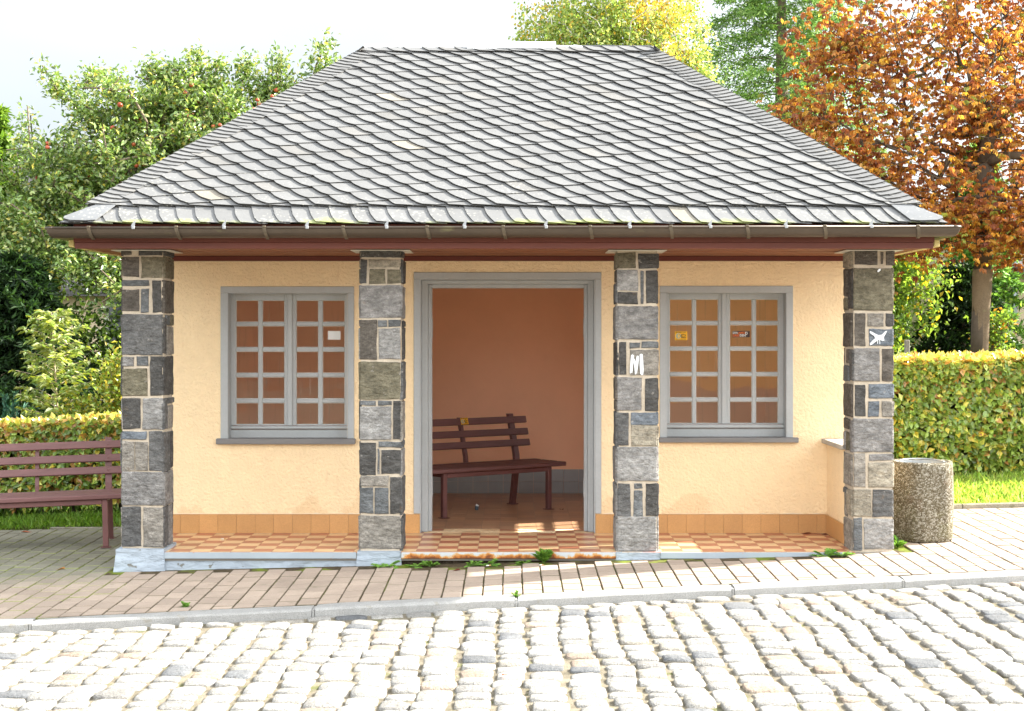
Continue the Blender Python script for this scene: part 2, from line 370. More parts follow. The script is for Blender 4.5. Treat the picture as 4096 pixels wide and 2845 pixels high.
M_sal = mat('salmon_plaster', (.93,.53,.34), rough=.9, spec=.1, var=[(1.5,.95,1.04)], bumps=[(60,.25,.006)], spots=[(40,.80,.01,(.2,.08,.04),.8)])
M_ceil = mat('ceiling_boards', (.72,.55,.38), rough=.6)
M_grey = mat('grey_paint', (.385,.40,.40), rough=.5, spec=.35, var=[(4,.93,1.05),(60,.95,1.04)], bumps=[(25,.25,.006,(1,1,.15))], spots=[(60,.76,.02,(.2,.19,.17),.6)])
M_dado = mat('grey_wall_tile', (.30,.32,.33), rough=.35, spec=.4, var=[(4,.9,1.08)])
M_dark = mat('shadow_gap', (.02,.02,.02), rough=.9)

def grid_wall(g, axis, c0, c1, a0, a1, z0, z1, holes, mo, mi_):
    """wall between planes c0 (outer) and c1 (inner) with rectangular holes; reveals take the outer material"""
    def V_(a, c, z): return (a, c, z) if axis == 'y' else (c, a, z)
    xs = sorted({a0, a1, *[h[0] for h in holes], *[h[1] for h in holes]}); zs = sorted({z0, z1, *[h[2] for h in holes], *[h[3] for h in holes]})
    inh = lambda a, z: any(h[0] < a < h[1] and h[2] < z < h[3] for h in holes)
    for i in range(len(xs)-1):
        for j in range(len(zs)-1):
            A, B, C_, D_ = xs[i], xs[i+1], zs[j], zs[j+1]
            if inh((A+B)/2, (C_+D_)/2): continue
            for c, m in ((c0, mo), (c1, mi_)): g.add([V_(A,c,C_), V_(B,c,C_), V_(B,c,D_), V_(A,c,D_)], [(0,1,2,3)], mi=m)
    for h in holes:
        A, B, C_, D_ = h
        for q in ([V_(A,c0,C_),V_(A,c1,C_),V_(A,c1,D_),V_(A,c0,D_)], [V_(B,c0,C_),V_(B,c1,C_),V_(B,c1,D_),V_(B,c0,D_)], [V_(A,c0,C_),V_(B,c0,C_),V_(B,c1,C_),V_(A,c1,C_)], [V_(A,c0,D_),V_(B,c0,D_),V_(B,c1,D_),V_(A,c1,D_)]):
            g.add(q, [(0,1,2,3)], mi=mo)
    for a in (a0, a1): g.add([V_(a,c0,z0),V_(a,c1,z0),V_(a,c1,z1),V_(a,c0,z1)], [(0,1,2,3)], mi=mo)
    g.add([V_(a0,c0,z1),V_(a1,c0,z1),V_(a1,c1,z1),V_(a0,c1,z1)], [(0,1,2,3)], mi=mo)
WL = (-2.273, -1.322, .752, 1.914); WR = (1.219, 2.180, .752, 1.914); DR = (-.741, .652, 0, 2.023)
ZS = 2.20; XL, XR, YB = -2.84, 2.765, 3.30
g = G(); grid_wall(g, 'y', 0, .25, XL, XR, 0, ZS, [WL, WR, DR], 0, 1); g.build('front_wall', [M_yel, M_sal], sh)
g = G(); grid_wall(g, 'y', YB, 3.06, XL, XR, -.3, ZS, [], 0, 1); g.build('rear_wall', [M_yel, M_sal], sh)
SW = (.80, 1.60, .80, 1.90); SWL_ADDED = (.45, 1.65, .80, 1.92)  # left opening is unseen, added to let sky light into the room
g = G(); grid_wall(g, 'x', XR, 2.50, .2505, 3.0595, -.3, ZS, [SW], 0, 1); g.build('side_wall', [M_yel, M_sal], sh)
g = G(); grid_wall(g, 'x', XL, -2.50, .2505, 3.0595, -.3, ZS, [SWL_ADDED], 0, 1); g.build('side_wall', [M_yel, M_sal], sh)
g = G(); g.box(-2.499, 2.499, .251, 3.059, 2.16, 2.19); g.build('ceiling', M_ceil, sh)
# tiled dado inside
g = G(); gL = G(); gR = G()
for k in range(34):
    a = -2.5+k*.15
    for j in range(2):
        g.box(max(a, -2.495)+.001, min(a+.149, 2.495), 3.045, 3.0585, .0+j*.12+.001, .12+j*.12-.001)
for k in range(19):
    a = .252+k*.15; b = min(a+.149, 3.04)
    for j in range(2):
        gR.box(2.485, 2.4985, a+.001, b, j*.12+.001, .12+j*.12-.001); gL.box(-2.4985, -2.485, a+.001, b, j*.12+.001, .12+j*.12-.001)
for q in (g, gL, gR): q.build('dado', M_dado, sh)

# floor: checker tiles on the porch, plain worn ones inside
M_tile = mat('floor_tile', tint=True, rough=.32, spec=.45, var=[(2.5,.88,1.08),(150,.9,1.08)], bumps=[(18,.1,.003)], spots=[(5,.60,.12,(.16,.10,.06),.35)])
g = G(); g.box(XL+.01, XR+.02, -1.095, 3.04, -.06, -.0045, tint=(.22,.20,.17))
TW = .15; RW = .1497; x0t = (2071-2053)/502 - 20*TW - .075 + .078; rowy0 = -.012
def tiles(xa, xb, ya, yb, checker):
    i0 = math.floor((xa-x0t)/TW); i1 = math.ceil((xb-x0t)/TW)
    j0 = math.floor((ya-rowy0)/RW); j1 = math.ceil((yb-rowy0)/RW)
    for i in range(i0, i1):
        for j in range(j0, j1):
            a, b = max(x0t+i*TW, xa)+.0012, min(x0t+(i+1)*TW, xb)-.0012; c, d = max(rowy0+j*RW, ya)+.0012, min(rowy0+(j+1)*RW, yb)-.0012
            if b-a < .004 or d-c < .004: continue
            k_ = random.uniform(.93, 1.06); red = (i+j) % 2 == 0
            if checker: t = (.41,.145,.08) if red else (.68,.46,.245)
            else: t = random.choice([(.42,.25,.14),(.46,.27,.15),(.38,.22,.13)])
            g.box(a, b, c, d, -.004, random.uniform(-.0004, .0004), tint=tuple(q*k_ for q in t))
tiles(-2.80, 2.485, -1.095, -.001, True); tiles(DR[0], DR[1], .001, .13, True); tiles(DR[0]+.05, DR[1]-.05, .131, .24, True)
tiles(-2.485, 2.485, .252, 3.04, False)
g.build('floor', M_tile, sh)
# skirting tiles
M_sk = mat('skirting_tile', tint=True, rough=.4, spec=.4, var=[(3,.9,1.08),(240,.8,1.2)], spots=[(40,.72,.04,(.5,.42,.33),.5)], bumps=[(60,.1,.002)])
g = G(); SK = (.50,.265,.10)
def skirt(a, b, off):
    g = G(); x = a
    while x < b-.005:
        x1 = min(math.floor((x-off)/.1484+1.0001)*.1484+off, b)
        g.box(x+.0008, x1-.0008, -.014, -.001, .001, .150+random.uniform(-.001, .001), tint=vt(SK)); x = x1
    g.build('skirting', M_sk, sh)
skirt(-2.82, DR[0]-.005, (723.6-2053)/502); skirt(DR[1]+.005, 2.499, (2669.7-2053)/502)
y = -.73; g = G()
for k in range(5): g.box(2.487, 2.499, y+.0008, min(y+.1484, -.015)-.0008, .001, .150, tint=SK); y += .1484
g.build('skirting', M_sk, sh)
M_pe = mat('old_plaster', (.74,.62,.45), rough=.9)
for a_, b_ in ((-2.80, -.80), (.71, 2.485)):     # ragged lower edge of the render above the tiles
    g = G(); n = int((b_-a_)/.035); top = [(a_+(b_-a_)*i/n, .1525+max(0, noise.noise(Vector((i*.9, a_, 2))))*.014) for i in range(n+1)]
    vs = [(x, -.0045, .1515) for x, z in top]+[(x, -.0035, z) for x, z in top]+[(x, -.0005, z+.001) for x, z in top]; m = n+1
    g.add(vs, [(i+k*m, i+1+k*m, i+1+(k+1)*m, i+(k+1)*m) for i in range(n) for k in (0, 1)]); g.build('plaster_edge', M_pe, sh)

# porch plinth and steel step edges
M_pl = mat('painted_plinth', (.33,.375,.42), rough=.75, spec=.2, var=[(5,.85,1.08)], bumps=[(7,.9,.03,(1,1,3)),(60,.4,.006)], spots=[(9,.64,.03,(.13,.12,.09),.85,(1,1,1.6)),(45,.70,.05,(.25,.17,.09),.5)])
def rust(t, c, V, p):                            # rust creeping up from the lower lip of the steel angle
    L = t.links.new; sx = N(t, 'ShaderNodeSeparateXYZ'); L(V, sx.inputs[0]); n = N(t, 'ShaderNodeTexNoise'); n.inputs['Scale'].default_value = 9; n.inputs['Detail'].default_value = 6; n.inputs['Roughness'].default_value = .65; L(V, n.inputs['Vector'])
    h = N(t, 'ShaderNodeMapRange'); h.inputs[1].default_value = 0; h.inputs[2].default_value = -.044; h.inputs[3].default_value = -.05; h.inputs[4].default_value = .22; L(sx.outputs['Z'], h.inputs[0]); a = N(t, 'ShaderNodeMath', operation='ADD'); L(n.outputs['Fac'], a.inputs[0]); L(h.outputs[0], a.inputs[1])
    r = N(t, 'ShaderNodeValToRGB'); q = r.color_ramp.elements; q[0].position = .50; q[0].color = (.42,.44,.44,1); q[1].position = .72; q[1].color = (.14,.045,.015,1); e_ = q.new(.56); e_.color = (.46,.30,.14,1); e_ = q.new(.62); e_.color = (.42,.15,.03,1); L(a.outputs[0], r.inputs[0]); return r.outputs[0]
M_steel = mat('rusty_step_edge', (.5,.5,.5), rough=.6, spec=.25, extra=rust)
M_clean = mat('painted_step_edge', (.30,.34,.37), rough=.55, spec=.3, var=[(3,.9,1.06)], spots=[(16,.66,.05,(.42,.20,.07),.8,(1,1,2))])
M_dirt = mat('dirt', (.065,.05,.035), rough=1, spec=.02, var=[(12,.6,1.5),(80,.5,1.6)], bumps=[(50,1,.02)])
def rough_block(g, x0, x1, y0, y1, z0, z1, amp, n=.035, tint=(.5,.5,.5), seed=0, zf=None, ledge=0):
    """box whose front, ends and top are broken up by noise"""
    nx = max(2, int((x1-x0)/n)); nz_ = max(2, int((z1-z0)/n)+1); vs = []; fs = []
    ring = []
    for k in range(nz_+1):
        z = z0+(z1-z0)*k/nz_; row = []
        for i in range(nx+1):
            x = x0+(x1-x0)*i/nx; d = noise.noise(Vector((x*9+seed, z*22, seed)))*amp + noise.noise(Vector((x*30, z*60, seed)))*amp*.5
            o_ = ledge*(1-k/nz_)**1.5
            zz = z + (noise.noise(Vector((x*14, seed+5, z*3)))*.012 if 0 < k < nz_ else 0)
            ex = -o_*.7 if i == 0 else (o_*.7 if i == nx else 0)
            row.append(Vector((x+ex+(noise.noise(Vector((z*20, seed, x)))*amp if i in (0, nx) else 0), y0-d-o_, zz)))
        ring.append(row)
    for row in ring: vs += row
    w_ = nx+1
    for k in range(nz_):
        for i in range(nx): fs.append((k*w_+i, k*w_+i+1, (k+1)*w_+i+1, (k+1)*w_+i))
    b = len(vs)
    for k in (0, nz_):
        for i in (0, nx): vs.append(Vector((ring[k][i].x, y1, ring[k][i].z)))
    fs.append((b, b+2, *[k*w_ for k in range(nz_, -1, -1)])); fs.append((b+1, *[k*w_+nx for k in range(nz_+1)], b+3))
    fs.append((*[nz_*w_+i for i in range(nx+1)], b+3, b+2)); fs.append((b+2, b+3, b+1, b))
    g.add(vs, fs, tint, 0, False)
for q in ((-2.534, -1.136, -1.088, -.9, -.30, -.047, .007, 3, .02), (-2.885, -2.535, -1.105, -.70, -.30, .022, .010, 9, .045), (-1.135, -.815, -1.100, -.70, -.30, .004, .008, 14, .02), (.745, 1.065, -1.100, -.70, -.30, .0, .007, 23, .01), (1.066, 2.44, -1.092, -.9, -.30, -.047, .004, 31, 0)):
    g = G(); rough_block(g, *q[:7], seed=q[7], ledge=q[8]); g.build('plinth', M_pl, sh)
g = G(); rough_block(g, -.82, .76, -1.06, -.9, -.30, -.05, .02, seed=40); g.build('footing', M_dirt, sh)
def edge(a, b, m, gap=0):
    g = G(); g.box(a, b, -1.112, -1.094, -.044, .001, bev=.002)
    g.build('step_edge', m, sh)
edge(-2.53, -1.14, M_clean); edge(-.812, .742, M_steel); edge(1.068, 2.46, M_clean)

# stone pillars: every stone digitised from the photograph (photo pixel rectangles), real size and thickness
K=(.078,.075,.070); Db=(.108,.095,.080); Sl=(.122,.127,.128); Gr=(.208,.199,.188); Lg=(.25,.242,.228); Ol=(.145,.130,.090); Ta=(.275,.245,.19); Bl=(.145,.162,.18); Wg=(.235,.215,.185); Dk=(.115,.113,.109)
M_stone = mat('pillar_stone', tint=True, rough=.85, spec=.12, var=[(7,.66,1.35,(1,1,2.2)),(30,.62,1.4,(1,1,1.8)),(130,.75,1.25)], bumps=[(16,1,.035,(1,1,2.2)),(60,.8,.012)], spots=[(26,.66,.04,(.45,.42,.38),.45),(9,.66,.08,(.20,.13,.07),.4)])
M_mort = mat('mortar', (.47,.40,.31), rough=.95, spec=.05, var=[(12,.85,1.1),(90,.85,1.1)], bumps=[(90,.5,.006)])
def stone(g, O, U, Vz, Nn, w_, h_, pr, tint, rough, seed):
    """one stone on the face with origin O, axes U (along) and Vz (up), outward normal Nn"""
    n = max(3, int(w_/.028)); m = max(3, int(h_/.028)); vs = []
    cj = [Vector((random.uniform(-.004, .004), random.uniform(-.004, .004))) for _ in range(4)]
    for j in range(m+1):
        for i in range(n+1):
            u, v = i/n, j/m; e_ = min(u*w_, (1-u)*w_, v*h_, (1-v)*h_)
            c = cj[0]*(1-u)*(1-v)+cj[1]*u*(1-v)+cj[2]*(1-u)*v+cj[3]*u*v
            q = Vector((u*w_*9+seed, v*h_*14, seed*1.7)); d = pr if e_ > 1e-6 else pr*.35
            f = (noise.noise(q)*.8 + noise.noise(q*2.7)*.35)*rough
            if e_ < 1e-6: ju = noise.noise(Vector((u*w_*22, v*h_*22, seed)))*.005; uu, vv = u*w_+ju, v*h_+noise.noise(Vector((seed, u*w_*22, v*h_*22)))*.005
            else:
                uu, vv = u*w_, v*h_
                if i == 1: uu = .006
                if i == n-1: uu = w_-.006
                if j == 1: vv = .006
                if j == m-1: vv = h_-.006
            vs.append(O + U*(uu+c.x) + Vz*(vv+c.y) + Nn*(max(-.002, d+f)))
    W_ = n+1; fs = [(j*W_+i, j*W_+i+1, (j+1)*W_+i+1, (j+1)*W_+i) for j in range(m) for i in range(n)]
    ob = [i for i in range(W_)]+[j*W_+n for j in range(1, m+1)]+[m*W_+i for i in range(n-1, -1, -1)]+[j*W_ for j in range(m-1, 0, -1)]
    b = len(vs); vs += [vs[k] - Nn*(Nn.dot(vs[k]-O)+.012) for k in ob]; L_ = len(ob)
    fs += [(b+k, b+(k+1)%L_, ob[(k+1)%L_], ob[k]) for k in range(L_)]
    # keep winding outward for mirrored faces
    if U.cross(Vz).dot(Nn) < 0: fs = [tuple(reversed(f)) for f in fs]
    g.add(vs, fs, tint, 0, False)
sc = 240/618
def cr(ox, oy, L_): return [(ox+a*sc, oy+b*sc, ox+c*sc, oy+d*sc, t) for a, b, c, d, t in L_]
F1 = cr(480,980,[(25,50,110,105,Db),(190,45,440,110,K),(30,130,195,325,Db),(222,128,440,340,Ol),(25,358,295,425,Sl),(22,455,200,685,Db),(222,452,297,695,Sl),(335,365,425,692,K),(25,722,440,1135,Dk),(30,1150,145,1250,Gr),(168,1150,292,1250,Sl),(25,1272,285,1560,Ol),(312,1150,440,1550,K)]) + \
     cr(480,1580,[(28,38,212,350,K),(235,35,440,355,Lg),(25,380,272,465,Bl),(18,480,145,780,Wg),(160,482,285,780,Wg),(303,380,440,785,Dk),(18,795,440,1135,Gr),(15,1155,215,1560,Dk),(245,1160,440,1570,Wg)])
S1 = cr(480,980,[(448,50,548,120,K),(448,130,545,345,Ol),(443,370,548,700,Db),(468,722,495,820,Sl),(500,725,545,825,Ol),(440,745,470,1120,K),(476,840,545,1130,Wg),(443,1150,555,1545,K)]) + \
     cr(480,1580,[(440,35,480,355,Dk),(487,22,545,80,Dk),(487,108,540,340,Wg),(440,380,510,785,Dk),(514,370,538,750,K),(440,790,538,1130,Gr),(440,1150,490,1560,Dk),(497,1130,535,1545,Gr)])
F2 = cr(1420,980,[(62,62,472,132,K),(58,148,122,400,K),(140,155,472,235,Ta),(148,247,312,400,Ol),(335,250,472,397,Ol),(50,418,472,752,Gr),(50,775,220,1180,Db),(238,772,327,845,Sl),(347,772,472,845,Sl),(245,858,467,1180,Lg),(52,1205,465,1590,Ol)]) + \
     cr(1420,1600,[(50,8,215,58,Sl),(240,8,375,55,Sl),(48,72,370,412,Lg),(395,10,470,405,K),(50,440,218,772,K),(243,430,470,490,Sl),(228,505,258,770,Sl),(268,515,470,760,K),(52,788,345,890,Wg),(52,905,185,1165,Sl),(208,905,343,1170,Sl),(360,798,473,1172,K),(50,1190,473,1535,Wg)])
S2 = cr(1420,980,[(478,70,500,132,K),(474,160,512,400,K),(474,430,508,755,Gr),(486,780,508,845,K),(488,850,510,1175,K),(474,1205,508,1590,Dk)]) + \
     cr(1420,1600,[(472,10,502,405,Wg),(472,425,505,480,Sl),(474,505,505,760,Gr),(476,795,515,1165,Dk),(476,1195,522,1520,Dk)])
F3 = cr(2430,980,[(108,82,290,240,Ol),(318,88,518,240,K),(102,260,318,470,Lg),(338,265,372,605,Sl),(398,265,518,605,K),(102,485,315,605,K),(102,635,515,975,Gr),(118,1000,198,1342,K),(222,1005,332,1065,Sl),(352,1000,518,1065,Sl),(230,1082,518,1340,Wg)]) + \
     cr(2430,1600,[(100,-234,350,108,Gr),(385,-224,512,115,K),(102,130,217,470,Dk),(243,130,518,258,Bl),(243,265,518,475,Ta),(102,485,512,838,Lg),(105,862,235,1195,Dk),(277,858,358,912,Sl),(270,935,362,1195,Sl),(400,860,510,1198,K),(102,1205,505,1555,Lg)])
S3 = cr(2430,980,[(78,90,100,245,Ol),(78,262,98,385,Db),(78,395,98,605,Dk),(70,640,98,975,Gr),(64,1002,106,1340,K),(78,1362,100,1590,Db)]) + \
     cr(2430,1600,[(76,5,98,108,Db),(74,120,98,468,Dk),(70,488,98,835,Gr),(50,860,98,1190,Gr),(66,1208,98,1550,Lg)])
F4 = cr(3360,980,[(145,60,385,205,Db),(415,70,448,200,Db),(470,60,545,212,Db),(140,240,543,678,Ol),(148,705,262,1038,Db),(285,708,447,838,Wg),(475,708,545,838,K),(302,868,545,1042,Bl),(140,1068,405,1408,Gr),(432,1068,545,1405,Db),(150,1440,262,1768,K),(295,1430,545,1580,Bl)]) + \
     cr(3360,1600,[(287,12,403,175,Bl),(428,12,545,175,Wg),(138,192,545,540,Gr),(145,558,262,895,Wg),(295,560,545,625,Gr),(292,645,545,902,Ta),(138,925,318,1200,Ta),(337,925,543,1205,Dk),(138,1220,232,1550,Sl),(250,1228,543,1535,Lg)])
S4 = cr(3360,980,[(50,80,132,235,Ta),(48,245,82,530,Db),(92,245,132,660,K),(48,545,86,670,Ol),(45,705,130,1045,Db),(104,1080,135,1400,Dk),(70,1075,98,1215,Db),(48,1240,98,1405,Sl),(45,1430,130,1765,Db)]) + \
     cr(3360,1600,[(50,190,104,300,Db),(48,320,68,510,Gr),(75,335,102,520,Ol),(108,215,132,540,Gr),(48,555,128,880,Wg),(52,900,76,960,Dk),(52,970,76,1190,Wg),(82,925,130,1190,Ta),(48,1220,130,1545,Wg)])
YF = -1.045; PD = .315
def pillar(xa, xb, front, side, seen):           # seen: +1 right face visible, -1 left face visible
    g = G(); zb = -.02; zt = 2.196
    g.box(xa+.004, xb-.004, YF+.004, YF+PD-.004, zb, zt, tint=(.5,.5,.5), mi=1)
    D = CAMD+YF; kf = D/FPX; sd_ = random.uniform(0, 90)
    fr = []
    for (a, b, c, d, t) in front:
        xa_, xb_ = (a-2053)*kf, (c-2053)*kf; zt_, zb_ = CAMH-(b-1335)*kf, CAMH-(d-1335)*kf
        xa_ = max(xa_, xa); xb_ = min(xb_, xb); fr.append((xa_-xa, xb_-xa, zb_, zt_, t))
        big = (xb_-xa_)*(zt_-zb_) > .03
        stone(g, Vector((xa_, YF, zb_)), Vector((1,0,0)), Vector((0,0,1)), Vector((0,-1,0)), xb_-xa_, zt_-zb_, .007 if t not in (K, Db) else .004, vt(t), .010 if t in (K, Db, Dk) or big else .005, sd_); sd_ += 3.1
    xs = xb if seen > 0 else xa; Nn = Vector((seen, 0, 0)); U = Vector((0,1,0))
    for (a, b, c, d, t) in side:                 # pixel -> depth on the plane x = xs
        ya, yb = sorted((xs*FPX/((p_-2053) or 1)-CAMD) for p_ in (a, c)); ya = max(YF+.002, ya); yb = min(YF+PD, yb)
        ym = (ya+yb)/2; k_ = (CAMD+ym)/FPX; z1, z0 = CAMH-(b-1335)*k_, CAMH-(d-1335)*k_
        if yb-ya < .02: yb = ya+.02
        stone(g, Vector((xs, ya, z0)), U, Vector((0,0,1)), Nn, yb-ya, z1-z0, random.uniform(.006,.014), vt(t), .006, sd_); sd_ += 2.3
    wd = xb-xa                                   # the two faces the photo does not show repeat the front's bond
    for (a, b, z0, z1, t) in fr:
        k_ = PD/wd
        stone(g, Vector((xb-a, YF+PD, z0)), Vector((-1,0,0)), Vector((0,0,1)), Vector((0,1,0)), b-a, z1-z0, .006, t, .004, sd_)
        xo = xa if seen > 0 else xb
        stone(g, Vector((xo, YF+(wd-b)*k_, z0)), U, Vector((0,0,1)), Vector((-seen,0,0)), (b-a)*k_, z1-z0, random.uniform(.005,.012), t, .006, sd_); sd_ += 1.9
    o = g.build('stone_pillar', [M_stone, M_mort], sh)
    return o
P1 = pillar(-2.855, -2.552, F1, S1, 1); P2 = pillar(-1.118, -.817, F2, S2, 1); P3 = pillar(.757, 1.052, F3, S3, -1); P4 = pillar(2.480, 2.770, F4, S4, -1)
# white capping sheets under the soffit
M_white = mat('white_sheet', (.62,.60,.52), rough=.5, var=[(8,.8,1.1)])
for xa, xb in ((-2.855,-2.552),(-1.118,-.817),(.757,1.052),(2.48,2.77)):
    g = G(); g.box(xa-.065, xb+.065, YF-.045, YF+PD+.04, 2.192, 2.1965); g.build('cap_plate', M_white, sh)
# spray paint on two of the pillars
M_spray = mat('white_spray_paint', (.72,.75,.77), rough=.6, var=[(60,.8,1.1)])
def flat_poly(g, pts, y, th=.0025, tint=(.5,.5,.5), mi=0):
    n = len(pts); vs = [(x, y, z) for x, z in pts]+[(x, y-th, z) for x, z in pts]
    g.add(vs, [tuple(range(n)), tuple(range(2*n-1, n-1, -1))]+[(i, n+i, n+(i+1)%n, (i+1)%n) for i in range(n)], tint, mi)
def spray(parent, ox, oy, polys, y):
    g = G(); k_ = (CAMD+y)/FPX
    for P in polys: flat_poly(g, [((ox+a*sc-2053)*k_, CAMH-(oy+b*sc-1335)*k_) for a, b in P], y)
    g.build('paint_mark', M_spray, parent)
spray(P3, 2430, 980, [[(243,1140),(258,1128),(272,1140),(270,1180),(262,1240),(256,1322),(246,1310),(240,1325),(230,1318),(234,1240)],[(272,1165),(290,1205),(300,1240),(295,1330),(284,1336),(278,1260),(266,1200)],[(300,1150),(312,1140),(322,1150),(320,1200),(308,1290),(300,1334),(296,1240),(288,1210)],[(332,1128),(348,1120),(362,1128),(368,1200),(372,1290),(366,1338),(352,1342),(338,1330),(332,1240)]], YF-.0135)
spray(P4, 3360, 980, [[(308,888),(330,896),(362,915),(395,930),(430,925),(450,908),(466,888),(484,886),(466,925),(450,950),(457,985),(436,990),(412,972),(385,985),(352,1008),(335,1022),(310,1034),(308,1016),(335,985),(362,962),(352,938),(318,915),(306,906)],[(385,975),(392,975),(391,1018),(385,1020)],[(405,975),(413,975),(413,1022),(407,1022)],[(385,268),(400,248),(420,246),(415,265),(398,280),(388,280)]], YF-.0135)

# windows
M_glass = bpy.data.materials.new('window_glass'); M_glass.use_nodes = True; t = M_glass.node_tree; t.nodes.clear()
o_ = N(t, 'ShaderNodeOutputMaterial'); tr = N(t, 'ShaderNodeBsdfTransparent'); tr.inputs[0].default_value = (.94,.95,.94,1); gl = N(t, 'ShaderNodeBsdfGlossy'); gl.inputs['Roughness'].default_value = .03
fr_ = N(t, 'ShaderNodeFresnel'); fr_.inputs[0].default_value = 1.5; tcg = N(t, 'ShaderNodeTexCoord'); ng = N(t, 'ShaderNodeTexNoise'); ng.inputs['Scale'].default_value = 5; ng.inputs['Detail'].default_value = 1
t.links.new(tcg.outputs['Object'], ng.inputs['Vector']); bg_ = N(t, 'ShaderNodeBump'); bg_.inputs['Strength'].default_value = .13; bg_.inputs['Distance'].default_value = .02
t.links.new(ng.outputs['Fac'], bg_.inputs['Height']); t.links.new(bg_.outputs[0], gl.inputs['Normal'])
m2 = N(t, 'ShaderNodeMath', operation='MULTIPLY_ADD'); m2.inputs[1].default_value = 1.9; m2.inputs[2].default_value = .0; t.links.new(fr_.outputs[0], m2.inputs[0])
ms = N(t, 'ShaderNodeMixShader'); t.links.new(m2.outputs[0], ms.inputs[0]); t.links.new(tr.outputs[0], ms.inputs[1]); t.links.new(gl.outputs[0], ms.inputs[2])
# streaks of dirt on the panes
df = N(t, 'ShaderNodeBsdfDiffuse'); df.inputs[0].default_value = (.45,.42,.38,1); mpn = N(t, 'ShaderNodeMapping'); mpn.inputs['Scale'].default_value = (30,30,1.5); t.links.new(tcg.outputs['Object'], mpn.inputs[0])
n2 = N(t, 'ShaderNodeTexNoise'); n2.inputs['Scale'].default_value = 1.5; n2.inputs['Detail'].default_value = 5; t.links.new(mpn.outputs[0], n2.inputs['Vector'])
r4 = N(t, 'ShaderNodeMapRange'); r4.inputs[1].default_value = .5; r4.inputs[2].default_value = .8; r4.inputs[1].default_value = .58; r4.inputs[3].default_value = .0; r4.inputs[4].default_value = .22; t.links.new(n2.outputs['Fac'], r4.inputs[0])
ms2 = N(t, 'ShaderNodeMixShader'); t.links.new(r4.outputs[0], ms2.inputs[0]); t.links.new(ms.outputs[0], ms2.inputs[1]); t.links.new(df.outputs[0], ms2.inputs[2]); t.links.new(ms2.outputs[0], o_.inputs[0])
M_sill = mat('slate_sill', (.17,.165,.16), rough=.7, var=[(8,.8,1.3,(.3,1,3))], bumps=[(40,.4,.006,(.3,1,2))], spots=[(30,.68,.05,(.4,.37,.33),.5,(.3,1,2))])
M_putty = mat('old_putty', (.58,.56,.50), rough=.8, var=[(30,.8,1.1)])
